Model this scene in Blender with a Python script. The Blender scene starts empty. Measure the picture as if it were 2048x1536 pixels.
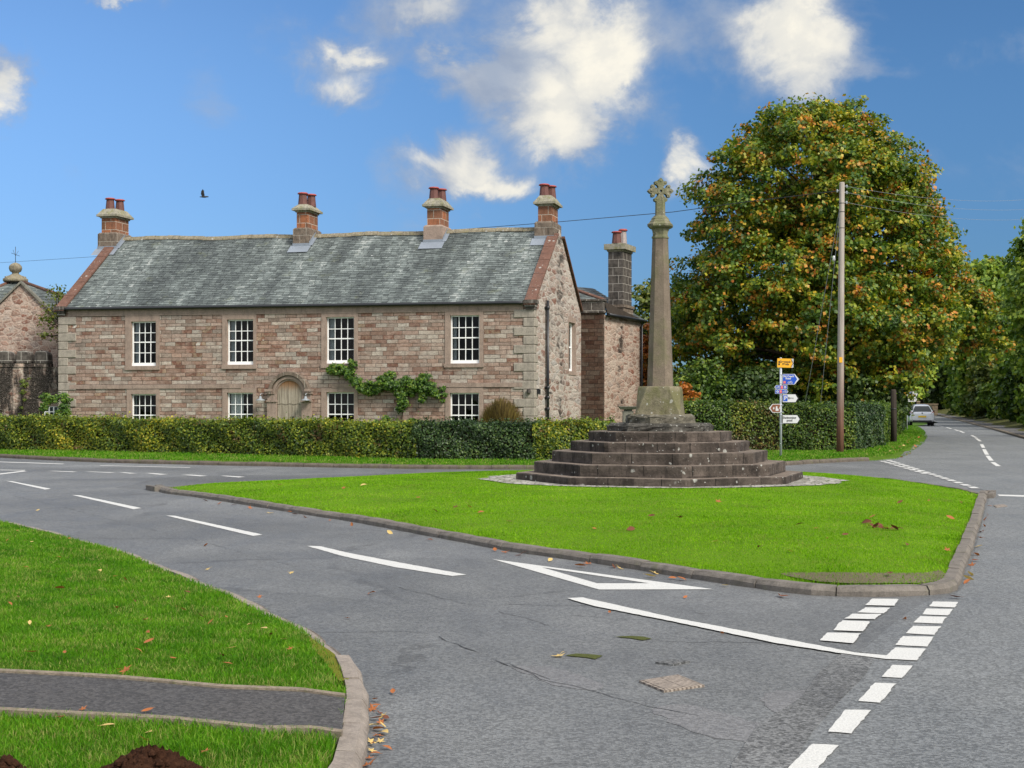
import bpy, bmesh, math, random
import numpy as np
from mathutils import Vector, Matrix
from mathutils.geometry import delaunay_2d_cdt
random.seed(7); RNG = np.random.default_rng(11)
SC = bpy.context.scene
COL = SC.collection
F = 2844.0; CX = 1024.0; HY = 810.0; H = 1.75; SL = 0.0035; Y0 = 22.0
R = math.radians
# ------------------------------------------------------------------ terrain
def g(y):
    return SL * min(max(y - Y0, 0.0), 280.0)
def gv(y):
    return SL * np.clip(y - Y0, 0.0, 280.0)
def U(px, py, dz=0.0):
    """ground point seen at photo pixel (px, py), dz above the road level"""
    d = py - HY
    z = (H - dz) * F / d
    if z > Y0:
        z = ((H - dz) + SL * Y0) * F / (d + SL * F)
    return Vector(((px - CX) / F * z, z, g(z) + dz))
def V(px, py, y):
    return Vector(((px - CX) / F * y, y, H + (HY - py) / F * y))
# ------------------------------------------------------------------ node helper
class G:
    def __init__(s, nt): s.nt = nt
    def add(s, t, ins=None, **at):
        n = s.nt.nodes.new(t)
        for k, v in at.items(): setattr(n, k, v)
        for k, v in (ins or {}).items(): s.put(n.inputs[k], v)
        return n
    def put(s, sock, v):
        if isinstance(v, bpy.types.NodeSocket): s.nt.links.new(v, sock)
        else:
            try: sock.default_value = v
            except Exception:
                sock.default_value = (v[0], v[1], v[2], 1.0) if len(v) == 3 else v
    def co(s, k='Object'): return s.add('ShaderNodeTexCoord').outputs[k]
    def sep(s, v):
        n = s.add('ShaderNodeSeparateXYZ', {0: v}); return n.outputs[0], n.outputs[1], n.outputs[2]
    def comb(s, x=0.0, y=0.0, z=0.0): return s.add('ShaderNodeCombineXYZ', {0: x, 1: y, 2: z}).outputs[0]
    def map(s, v, scale=(1, 1, 1), loc=(0, 0, 0), rot=(0, 0, 0)):
        return s.add('ShaderNodeMapping', {'Vector': v, 'Scale': scale, 'Location': loc, 'Rotation': rot}).outputs[0]
    def noise(s, v, scale, detail=4.0, rough=0.55, dist=0.0, col=False):
        n = s.add('ShaderNodeTexNoise', {'Vector': v, 'Scale': scale, 'Detail': detail, 'Roughness': rough, 'Distortion': dist})
        return n.outputs[1] if col else n.outputs[0]
    def vor(s, v, scale, feature='F1', out='Distance', rnd=1.0):
        n = s.add('ShaderNodeTexVoronoi', {'Vector': v, 'Scale': scale, 'Randomness': rnd}, feature=feature); return n.outputs[out]
    def ramp(s, f, stops, interp='LINEAR'):
        n = s.add('ShaderNodeValToRGB', {0: f}); cr = n.color_ramp; cr.interpolation = interp
        while len(cr.elements) < len(stops): cr.elements.new(0.5)
        for e, (p, c) in zip(cr.elements, stops):
            e.position = p
            if not hasattr(c, '__len__'): c = (c, c, c)
            e.color = (c[0], c[1], c[2], 1.0)
        return n.outputs[0]
    def mix(s, f, a, b, blend='MIX'):
        n = s.add('ShaderNodeMix', {0: f, 6: a, 7: b}, data_type='RGBA', blend_type=blend); return n.outputs[2]
    def m(s, op, a, b=0.0, c=None):
        ins = {0: a, 1: b}
        if c is not None: ins[2] = c
        return s.add('ShaderNodeMath', ins, operation=op).outputs[0]
    def ss(s, v, a, b, lo=0.0, hi=1.0):
        return s.add('ShaderNodeMapRange', {0: v, 1: a, 2: b, 3: lo, 4: hi}, interpolation_type='SMOOTHSTEP').outputs[0]
    def vm(s, op, a, b=(0, 0, 0)): return s.add('ShaderNodeVectorMath', {0: a, 1: b}, operation=op).outputs[0]
    def att(s, name): return s.add('ShaderNodeAttribute', attribute_name=name).outputs['Fac']
    def bump(s, h, strength=0.5, dist=0.02): return s.add('ShaderNodeBump', {'Height': h, 'Strength': strength, 'Distance': dist}).outputs[0]
    def bsdf(s, col, rough=0.8, nrm=None, spec=0.3, metal=0.0):
        ins = {'Base Color': col, 'Roughness': rough, 'Specular IOR Level': spec, 'Metallic': metal}
        if nrm is not None: ins['Normal'] = nrm
        return s.add('ShaderNodeBsdfPrincipled', ins).outputs[0]
    def out(s, sh): s.add('ShaderNodeOutputMaterial', {0: sh})
MATS = {}
def newmat(name):
    m = bpy.data.materials.new(name); m.use_nodes = True; m.node_tree.nodes.clear(); MATS[name] = m
    return G(m.node_tree)
def plain(name, col, rough=0.6, metal=0.0, spec=0.4, var=0.12, scale=9.0):
    q = newmat(name); v = q.co()
    c = q.mix(q.noise(v, scale, 5), tuple(x * (1 - var) for x in col), tuple(min(1, x * (1 + var)) for x in col))
    q.out(q.bsdf(c, rough, None, spec, metal)); return MATS[name]
# ------------------------------------------------------------------ mesh builder
class MB:
    def __init__(s): s.v = []; s.f = []; s.mi = []; s.sm = []
    def face(s, pts, mi=0, sm=False):
        b = len(s.v); s.v += [tuple(p) for p in pts]; s.f.append(tuple(range(b, b + len(pts)))); s.mi.append(mi); s.sm.append(sm)
    def grid(s, rows, mi=0, closed=False, sm=True):
        b = len(s.v); n = len(rows[0])
        for r in rows: s.v += [tuple(p) for p in r]
        for i in range(len(rows) - 1):
            for j in range(n if closed else n - 1):
                k = (j + 1) % n
                s.f.append((b + i * n + j, b + i * n + k, b + (i + 1) * n + k, b + (i + 1) * n + j)); s.mi.append(mi); s.sm.append(sm)
    def box(s, lo, hi, mi=0, M=None, taper=None):
        x0, y0, z0 = lo; x1, y1, z1 = hi
        p = [(x0, y0, z0), (x1, y0, z0), (x1, y1, z0), (x0, y1, z0)]
        if taper is None: t = [(x0, y0, z1), (x1, y0, z1), (x1, y1, z1), (x0, y1, z1)]
        else:
            a = taper; t = [(x0 + a, y0 + a, z1), (x1 - a, y0 + a, z1), (x1 - a, y1 - a, z1), (x0 + a, y1 - a, z1)]
        p = [Vector(q) for q in p + t]
        if M is not None: p = [M @ q for q in p]
        b = len(s.v); s.v += [tuple(q) for q in p]
        for f in ((0, 3, 2, 1), (4, 5, 6, 7), (0, 1, 5, 4), (1, 2, 6, 5), (2, 3, 7, 6), (3, 0, 4, 7)):
            s.f.append(tuple(b + i for i in f)); s.mi.append(mi); s.sm.append(False)
    def rings(s, rings, mi=0, cap=True, sm=True):
        """rings: list of closed loops with equal counts"""
        s.grid(rings, mi, True, sm)
        if cap:
            s.face(list(reversed(rings[0])), mi); s.face(rings[-1], mi)
    def lathe(s, prof, c=(0, 0, 0), n=16, mi=0, sm=True, rot=0.0, sx=1.0, sy=1.0):
        rr = []
        for r, z in prof:
            rr.append([(c[0] + sx * r * math.cos(rot + 2 * math.pi * i / n), c[1] + sy * r * math.sin(rot + 2 * math.pi * i / n), c[2] + z) for i in range(n)])
        s.rings(rr, mi, True, sm)
    def tube(s, pts, rad, n=8, mi=0, cap=True):
        pts = [Vector(p) for p in pts]; rr = []
        if not hasattr(rad, '__len__'): rad = [rad] * len(pts)
        for i, p in enumerate(pts):
            d = (pts[min(i + 1, len(pts) - 1)] - pts[max(i - 1, 0)]).normalized()
            a = Vector((0, 0, 1)) if abs(d.z) < 0.9 else Vector((1, 0, 0))
            u = d.cross(a).normalized(); w = u.cross(d)
            rr.append([p + (u * math.cos(2 * math.pi * k / n) - w * math.sin(2 * math.pi * k / n)) * rad[i] for k in range(n)])
        s.rings(rr, mi, cap, True)
    def prism(s, poly, a, b, axis='y', mi=0):
        """poly 2D; extrude from a to b along axis"""
        def P(p, t):
            return (p[0], t, p[1]) if axis == 'y' else ((p[0], p[1], t) if axis == 'z' else (t, p[0], p[1]))
        n = len(poly); s.face([P(p, a) for p in poly], mi); s.face([P(p, b) for p in reversed(poly)], mi)
        for i in range(n):
            j = (i + 1) % n; s.face([P(poly[i], a), P(poly[i], b), P(poly[j], b), P(poly[j], a)], mi)
    def build(s, name, mats, parent=None, fix=True):
        me = bpy.data.meshes.new(name); me.from_pydata(s.v, [], s.f)
        if not isinstance(mats, (list, tuple)): mats = [mats]
        for m in mats: me.materials.append(MATS[m] if isinstance(m, str) else m)
        me.polygons.foreach_set('material_index', s.mi); me.polygons.foreach_set('use_smooth', s.sm)
        if fix:
            bm = bmesh.new(); bm.from_mesh(me); bmesh.ops.remove_doubles(bm, verts=bm.verts, dist=1e-5); bmesh.ops.recalc_face_normals(bm, faces=bm.faces); bm.to_mesh(me); bm.free()
        me.update(); o = bpy.data.objects.new(name, me); COL.objects.link(o)
        if parent is not None: o.parent = parent
        return o
def npmesh(name, verts, faces, mats, parent=None, fattr=None, smooth=False):
    """verts (N,3), faces (M,k) numpy; fattr {name: (M,) floats}"""
    me = bpy.data.meshes.new(name); n, k = faces.shape
    me.vertices.add(len(verts)); me.vertices.foreach_set('co', verts.astype(np.float32).ravel())
    me.loops.add(n * k); me.loops.foreach_set('vertex_index', faces.astype(np.int32).ravel())
    me.polygons.add(n); me.polygons.foreach_set('loop_start', np.arange(n, dtype=np.int32) * k)
    me.polygons.foreach_set('loop_total', np.full(n, k, dtype=np.int32))
    me.polygons.foreach_set('use_smooth', np.full(n, smooth))
    me.update(calc_edges=True)
    for key, a in (fattr or {}).items():
        at = me.attributes.new(key, 'FLOAT', 'FACE'); at.data.foreach_set('value', a.astype(np.float32))
    if not isinstance(mats, (list, tuple)): mats = [mats]
    for m in mats: me.materials.append(MATS[m])
    o = bpy.data.objects.new(name, me); COL.objects.link(o)
    if parent is not None: o.parent = parent
    return o
def empty(name, label, cat, loc=(0, 0, 0), rz=0.0, group=None):
    o = bpy.data.objects.new(name, None); COL.objects.link(o); o.location = loc; o.rotation_euler = (0, 0, rz); o.empty_display_size = 0.2
    return tag(o, label, cat, group)
def tag(o, label, cat, group=None, kind=None):
    if label: o['label'] = label
    if cat: o['category'] = cat
    if group: o['group'] = group
    if kind: o['kind'] = kind
    return o
def struct(o, label=None, kind='structure'):
    o['kind'] = kind
    if label: o['label'] = label; 
    return o
# ------------------------------------------------------------------ polygon tools
def spline(pts, step=0.5, closed=False):
    """Catmull-Rom through 2D points, resampled"""
    P = [Vector((p[0], p[1])) for p in pts]; n = len(P); out = []
    for i in range(n if closed else n - 1):
        p0 = P[(i - 1) % n] if closed or i > 0 else P[0]; p1 = P[i]; p2 = P[(i + 1) % n]; p3 = P[(i + 2) % n] if closed or i + 2 < n else P[-1]
        L = (p2 - p1).length; k = max(1, int(L / step))
        for j in range(k):
            t = j / k
            # centripetal-ish: limit tangents
            m1 = (p2 - p0) * 0.5; m2 = (p3 - p1) * 0.5
            if m1.length > L: m1 *= L / m1.length
            if m2.length > L: m2 *= L / m2.length
            t2 = t * t; t3 = t2 * t
            out.append((2 * t3 - 3 * t2 + 1) * p1 + (t3 - 2 * t2 + t) * m1 + (-2 * t3 + 3 * t2) * p2 + (t3 - t2) * m2)
    if not closed: out.append(P[-1])
    return out
def inside(poly, x, y):
    x = np.asarray(x); y = np.asarray(y); r = np.zeros(x.shape, bool); n = len(poly)
    for i in range(n):
        x0, y0 = poly[i][0], poly[i][1]; x1, y1 = poly[(i + 1) % n][0], poly[(i + 1) % n][1]
        if y0 == y1: continue
        c = ((y0 > y) != (y1 > y)) & (x < (x1 - x0) * (y - y0) / (y1 - y0) + x0); r ^= c
    return r
def edged(poly, x, y, closed=True):
    x = np.asarray(x, float); y = np.asarray(y, float); d = np.full(x.shape, 1e9); n = len(poly)
    for i in range(n if closed else n - 1):
        ax, ay = poly[i][0], poly[i][1]; bx, by = poly[(i + 1) % n][0] - ax, poly[(i + 1) % n][1] - ay
        L = bx * bx + by * by + 1e-12; t = np.clip(((x - ax) * bx + (y - ay) * by) / L, 0, 1)
        d = np.minimum(d, np.hypot(x - ax - t * bx, y - ay - t * by))
    return d
def fill(name, poly, zf, mat, step=0.7, parent=None):
    """triangulated sheet over a 2D outline; zf(x, y) vectorised"""
    xs = [p[0] for p in poly]; ys = [p[1] for p in poly]
    gx, gy = np.meshgrid(np.arange(min(xs), max(xs), step), np.arange(min(ys), max(ys), step)); gx = gx.ravel(); gy = gy.ravel()
    k = inside(poly, gx, gy); gx = gx[k]; gy = gy[k]; k = edged(poly, gx, gy) > step * 0.35; gx = gx[k] + RNG.uniform(-.08, .08, k.sum()) * step; gy = gy[k] + RNG.uniform(-.08, .08, k.sum()) * step
    co = [Vector((p[0], p[1])) for p in poly] + [Vector((a, b)) for a, b in zip(gx, gy)]
    n = len(poly); ed = [(i, (i + 1) % n) for i in range(n)]
    r = delaunay_2d_cdt(co, ed, [], 1, 1e-4)
    v = np.array([(p[0], p[1]) for p in r[0]]); f = np.array([t for t in r[2] if len(t) == 3])
    a = v[f[:, 1]] - v[f[:, 0]]; b = v[f[:, 2]] - v[f[:, 0]]; neg = a[:, 0] * b[:, 1] - a[:, 1] * b[:, 0] < 0
    f[neg] = f[neg][:, ::-1]
    z = zf(v[:, 0], v[:, 1]); return npmesh(name, np.column_stack([v, z]), f, mat, parent, smooth=True)
def kerb(name, path, h, w, side, mat, stone=0.9, base=None, bury=0.06, jit=0.006):
    """kerb stones along a 2D path (road side edge); side=+1: stones lie to the left of travel"""
    mb = MB(); P = [Vector(p) for p in path]; L = [0.0]
    for a, b in zip(P, P[1:]): L.append(L[-1] + (b - a).length)
    def at(s):
        s = min(max(s, 0), L[-1] - 1e-6)
        i = max(0, min(len(P) - 2, int(np.searchsorted(L, s, side='right')) - 1)); t = (s - L[i]) / max(1e-9, L[i + 1] - L[i])
        d = (P[min(i + 2, len(P) - 1)] - P[max(i - 1, 0)]).normalized(); return P[i].lerp(P[i + 1], t), d
    s = 0.0
    while s < L[-1] - 0.05:
        e = min(s + stone * random.uniform(0.93, 1.07), L[-1]); k = max(2, int((e - s) / 0.22) + 1); rr = []
        dh = random.uniform(-jit, jit); do = random.uniform(-jit, jit)
        prof = [(0.0, -bury), (0.004, h * 0.55), (0.014, h - 0.028), (0.045, h), (w, h + 0.004), (w, -bury)]
        for j in range(k):
            t = s + 0.006 + (e - s - 0.012) * j / (k - 1); p, d = at(t); nrm = Vector((-d.y, d.x)) * side
            z = g(p.y); sh = 0.012 if j in (0, k - 1) else 0.0
            rr.append([(p.x + nrm.x * (a + do + (sh if a < .03 else 0)), p.y + nrm.y * (a + do + (sh if a < .03 else 0)), z + b + (dh - sh * .6 if b > 0 else 0)) for a, b in prof])
        mb.rings(rr, 0, True, False); s = e
    return mb.build(name, mat)
def unit(a): return a / np.maximum(np.linalg.norm(a, axis=1, keepdims=True), 1e-9)
def rdir(n): return unit(RNG.normal(size=(n, 3)))
def leafmesh(name, pos, nrm, size, mat, parent=None, width=0.42, attrs=None, droop=0.0):
    n = len(pos); nrm = unit(nrm); t = rdir(n); t[:, 2] -= droop; t = unit(t - nrm * (t * nrm).sum(1, keepdims=True)); b = np.cross(nrm, t)
    size = np.broadcast_to(np.asarray(size, float), (n,))[:, None]; fold = nrm * size * 0.16
    v = np.stack([pos - t * size * .5, pos + b * size * width - fold * .6 - t * size * .05, pos + t * size * .5 - fold, pos - b * size * width - fold * .6 - t * size * .05], 1).reshape(-1, 3)
    f = np.arange(4 * n).reshape(n, 4); at = {'rnd': RNG.random(n)}; at.update(attrs or {})
    return npmesh(name, v, f, mat, parent, at)
# ------------------------------------------------------------------ materials
def wallvec(q, warp=0.02, rows=0.05):
    x, y, z = q.sep(q.co()); h = q.m('ADD', x, y)
    wz = q.noise(q.comb(0.0, 0.0, z), 1.7, 2); z2 = q.m('ADD', z, q.m('MULTIPLY', q.m('SUBTRACT', wz, 0.5), rows * 6))
    w = q.noise(q.comb(h, z, 3.0), 5.0, 2, col=True)
    v = q.comb(h, z2, 0.0)
    w = q.vm('SUBTRACT', w, (0.5, 0.5, 0.5)); w = q.vm('MULTIPLY', w, (warp * 2, warp * 2, 0))
    return q.vm('ADD', v, w), h, z
def brick(q, v, bw, rh, mort, off=0.5, sq=1.0, sqf=2, smooth=0.2):
    n = q.add('ShaderNodeTexBrick', {'Vector': v, 'Color1': (0, 0, 0, 1), 'Color2': (1, 1, 1, 1), 'Mortar': (0.5, 0.5, 0.5, 1), 'Scale': 1.0, 'Mortar Size': mort, 'Mortar Smooth': smooth, 'Bias': 0.0, 'Brick Width': bw, 'Row Height': rh}, offset=off, squash=sq, squash_frequency=sqf)
    return n.outputs[0], n.outputs[1]
def ashlar(name, tint=None, bw=.46, rh=.158):
    q = newmat(name); v, h, z = wallvec(q, 0.024, 0.035)
    # stone lengths differ from course to course
    c1, f1 = brick(q, v, bw, rh, 0.0085, 0.37, 1.45, 3)
    pick = q.noise(q.comb(h, z, 0.0), 0.9, 4, .6)
    big = q.noise(q.comb(h, z, 0.0), 0.35, 2)
    rnd = q.m('ADD', q.m('MULTIPLY', c1, 0.78), q.m('MULTIPLY', q.m('SUBTRACT', pick, 0.36), 0.75))
    col = q.ramp(rnd, [(0.0, (.20, .160, .132)), (0.16, (.32, .262, .218)), (0.30, (.42, .375, .32)), (0.42, (.30, .218, .175)), (0.55, (.35, .268, .22)), (0.66, (.26, .165, .125)), (0.76, (.34, .245, .195)), (0.86, (.19, .098, .072)), (0.92, (.31, .235, .165)), (0.965, (.21, .10, .068)), (1.0, (.47, .44, .385))])
    col = q.mix(q.ss(big, .35, .65), col, q.mix(1.0, col, (.90, .93, .95), 'MULTIPLY'))
    inn = q.noise(q.map(q.co(), (7, 7, 11)), 1.0, 5, .7); col = q.mix(1.0, col, q.ramp(inn, [(.3, .66), (.5, .98), (.7, 1.26)]), 'MULTIPLY'); warm = q.noise(q.map(q.co(), (5, 5, 9), (3, 1, 2)), 1.0, 4, .7); col = q.mix(q.ss(warm, .56, .74, 0, .35), col, q.mix(1.0, col, (.95, .72, .55), 'MULTIPLY'))
    gr = q.noise(q.co(), 22, 6, .7); st = q.noise(q.map(q.co(), (7, 7, 1.6)), 1.0, 5, .65)
    col = q.mix(1.0, col, q.ramp(gr, [(.25, .62), (.5, .98), (.75, 1.3)]), 'MULTIPLY')
    col = q.mix(q.ss(st, .52, .78, 0, .6), col, q.mix(1.0, col, (.58, .56, .53), 'MULTIPLY'))
    spots = q.ss(q.noise(q.co(), 3.3, 5, .7), .60, .74, 0, .55); col = q.mix(spots, col, (.47, .42, .36))
    mor = q.ramp(q.noise(q.co(), 2.0, 3), [(.38, (.026, .021, .018)), (.66, (.12, .095, .078))])
    col = q.mix(f1, col, mor)
    col = q.mix(1.0, col, tint or (.95, .925, .91), 'MULTIPLY')
    hh = q.m('ADD', q.m('MULTIPLY', q.m('SUBTRACT', 1.0, f1), 1.0), q.m('ADD', q.m('MULTIPLY', gr, .7), q.m('MULTIPLY', c1, .5)))
    tone = q.m('FRACT', q.m('MULTIPLY', c1, 17.3)); col = q.mix(1.0, col, q.ramp(tone, [(0, .80), (.5, 1.0), (1, 1.13)]), 'MULTIPLY')
    col = q.mix(q.m('MULTIPLY', q.ss(z, 5.1, 5.55), .45), col, q.mix(1.0, col, (.55, .52, .48), 'MULTIPLY'))     # darker towards the top, below the eaves gutter
    q.out(q.bsdf(col, .92, q.bump(hh, .8, .02), .15))
def rubble(name, dark=0.0, sc=(2.6, 5.2), tint=None, fs=1.0, soot=None):
    q = newmat(name); x, y, z = q.sep(q.co()); h = q.m('MULTIPLY', q.m('ADD', x, y), fs); p = q.comb(h, z, 0.0)
    w = q.vm('MULTIPLY', q.vm('SUBTRACT', q.noise(p, 3.0, 3, col=True), (.5, .5, .5)), (.16, .10, 0)); p2 = q.map(q.vm('ADD', p, w), (sc[0], sc[1], 1))
    cid = q.vor(p2, 1.0, 'F1', 'Color', .85); ed = q.vor(p2, 1.0, 'DISTANCE_TO_EDGE', 'Distance', .85)
    r, g_, b_ = q.sep(cid)
    col = q.ramp(r, [(0, (.38, .30, .245)), (.18, (.21, .125, .092)), (.36, (.44, .37, .31)), (.52, (.30, .185, .14)), (.66, (.40, .30, .24)), (.78, (.24, .19, .16)), (.88, (.20, .08, .05)), (1, (.34, .30, .265))])
    gr = q.noise(p, 16, 7, .72); fine = q.noise(p, 48, 4, .7)
    mot = q.noise(p, 6.0, 5, .7)
    col = q.mix(q.ss(mot, .46, .66, 0, .6), col, (.50, .44, .385))
    col = q.mix(1.0, col, q.ramp(gr, [(.28, .42), (.5, 1.0), (.72, 1.35)]), 'MULTIPLY')
    col = q.mix(q.ss(fine, .62, .72, 0, .6), col, (.10, .07, .055))
    mor = q.ss(ed, .02, .10, 1, 0)
    col = q.mix(q.m('MULTIPLY', mor, q.ss(q.noise(p, 2.1, 3), .3, .6, .25, .95)), col, q.ramp(gr, [(.3, (.30, .24, .19)), (.7, (.56, .50, .43))]))
    # black weather staining, runs down the wall
    s1 = q.noise(q.map(p, (1.5, .35, 1)), 1.0, 5, .7); s2 = q.noise(p, 4.5, 5, .75)
    if dark > 0: col = q.mix(q.m('MULTIPLY', q.ss(s2, .60 - .45 * dark, .75 - .4 * dark), q.ss(s1, .62 - .35 * dark, .8 - .35 * dark)), col, (.018, .016, .014))
    if soot:
        for hx, wd_, am in soot:
            dd = q.m('ABSOLUTE', q.m('SUBTRACT', q.m('ADD', h, q.m('MULTIPLY', q.m('SUBTRACT', s2, .5), .5)), hx * fs)); col = q.mix(q.m('MULTIPLY', q.m('MULTIPLY', q.ss(dd, wd_ * .3, wd_, 1, 0), q.ss(g_, .25, .6)), q.ss(q.noise(p, 2.4, 4), .42, .58, .1, am)), col, (.030, .024, .020))
    sp = q.noise(p, 30, 5, .8); col = q.mix(q.ss(sp, .56, .66, 0, .75), col, (.13, .085, .065)); col = q.mix(q.ss(sp, .36, .44, .6, 0), col, (.62, .55, .48))
    if tint: col = q.mix(1.0, col, tint, 'MULTIPLY')
    hh = q.m('ADD', q.ss(ed, 0, .22), q.m('MULTIPLY', gr, .8))
    q.out(q.bsdf(col, .93, q.bump(hh, .45, .03), .12))
def stone(name, base, dark=.7, light=1.25, stain=(.05, .045, .04), sa=.5, sc=1.0, grain=30.0, joints=None, moss=None, lichen=0.0, bump=.5, rough=.9, radial=False):
    q = newmat(name); v = q.co(); gr = q.noise(v, grain, 6, .7); n1 = q.noise(v, 3.1 * sc, 5, .65); st = q.noise(q.map(v, (4.5 * sc, 4.5 * sc, .9 * sc)), 1.0, 5, .65)
    d = tuple(b * dark for b in base); l = tuple(min(1, b * light) for b in base)
    col = q.ramp(n1, [(.3, d), (.5, base), (.72, l)])
    hh = gr
    if joints:
        x, y, z = q.sep(v); c, f = brick(q, q.comb(q.m('ADD', x, y), z, 0.0), joints[0], joints[1], joints[2], .5)
        if len(joints) > 4: col = q.mix(1.0, col, q.ramp(c, joints[4]), 'MULTIPLY')
        col = q.mix(f, col, joints[3]); hh = q.m('ADD', gr, q.m('MULTIPLY', q.m('SUBTRACT', 1.0, f), .6))
    if radial:      # block joints round the steps, shifted from course to course
        x, y, z = q.sep(v); cz_ = q.m('FLOOR', q.m('MULTIPLY', q.m('ADD', z, .03), 4.9)); rr = q.m('SQRT', q.m('ADD', q.m('MULTIPLY', x, x), q.m('MULTIPLY', y, y))); an = q.m('ADD', q.m('MULTIPLY', q.m('ARCTAN2', y, x), 2.7), q.m('ADD', q.m('MULTIPLY', cz_, .37), q.m('MULTIPLY', q.m('SUBTRACT', n1, .5), .05)))
        fr_ = q.m('ABSOLUTE', q.m('SUBTRACT', q.m('FRACT', an), .5)); tone = q.m('FRACT', q.m('MULTIPLY', q.m('SINE', q.m('ADD', q.m('FLOOR', an), q.m('MULTIPLY', cz_, 3.1))), 43.7)); col = q.mix(1.0, col, q.ramp(tone, [(0, .7), (1, 1.35)]), 'MULTIPLY')
        jm = q.m('LESS_THAN', fr_, q.m('DIVIDE', .028, q.m('ADD', rr, .4))); col = q.mix(q.m('MULTIPLY', jm, .85), col, (.008, .007, .006))
    col = q.mix(1.0, col, q.ramp(gr, [(.25, .7), (.5, 1.0), (.75, 1.25)]), 'MULTIPLY')
    col = q.mix(q.ss(st, .48, .75, 0, sa), col, stain)
    if moss: col = q.mix(q.ss(q.noise(v, 2.2 * sc, 4, .6), moss[1], moss[1] + .2, 0, moss[2]), col, moss[0])
    if lichen > 0:
        wv = q.vm('ADD', v, q.vm('MULTIPLY', q.vm('SUBTRACT', q.noise(v, 9, 2, col=True), (.5, .5, .5)), (.07, .07, .07)))
        lm = None
        for k, (s_, th) in enumerate(((5.5, .30), (11.0, .27), (21, .25))):
            dd = q.vor(q.map(wv, loc=(k * 3.3, k, 2 * k)), s_, 'F1', 'Distance'); r_, g_, b_ = q.sep(q.vor(q.map(wv, loc=(k * 3.3, k, 2 * k)), s_, 'F1', 'Color'))
            on = q.m('MULTIPLY', q.ss(q.m('DIVIDE', dd, q.m('ADD', .35, g_)), th * .55, th, 1, 0), q.m('GREATER_THAN', q.m('ADD', r_, q.m('MULTIPLY', q.noise(v, 1.3, 2), .5)), 1.16 - .34 * lichen))
            lm = on if lm is None else q.m('MAXIMUM', lm, on)
        col = q.mix(q.m('MULTIPLY', lm, q.ss(gr, .3, .6, .3, .9)), col, (.36, .36, .33))
    q.out(q.bsdf(col, rough, q.bump(hh, bump, .02), .2))
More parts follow.
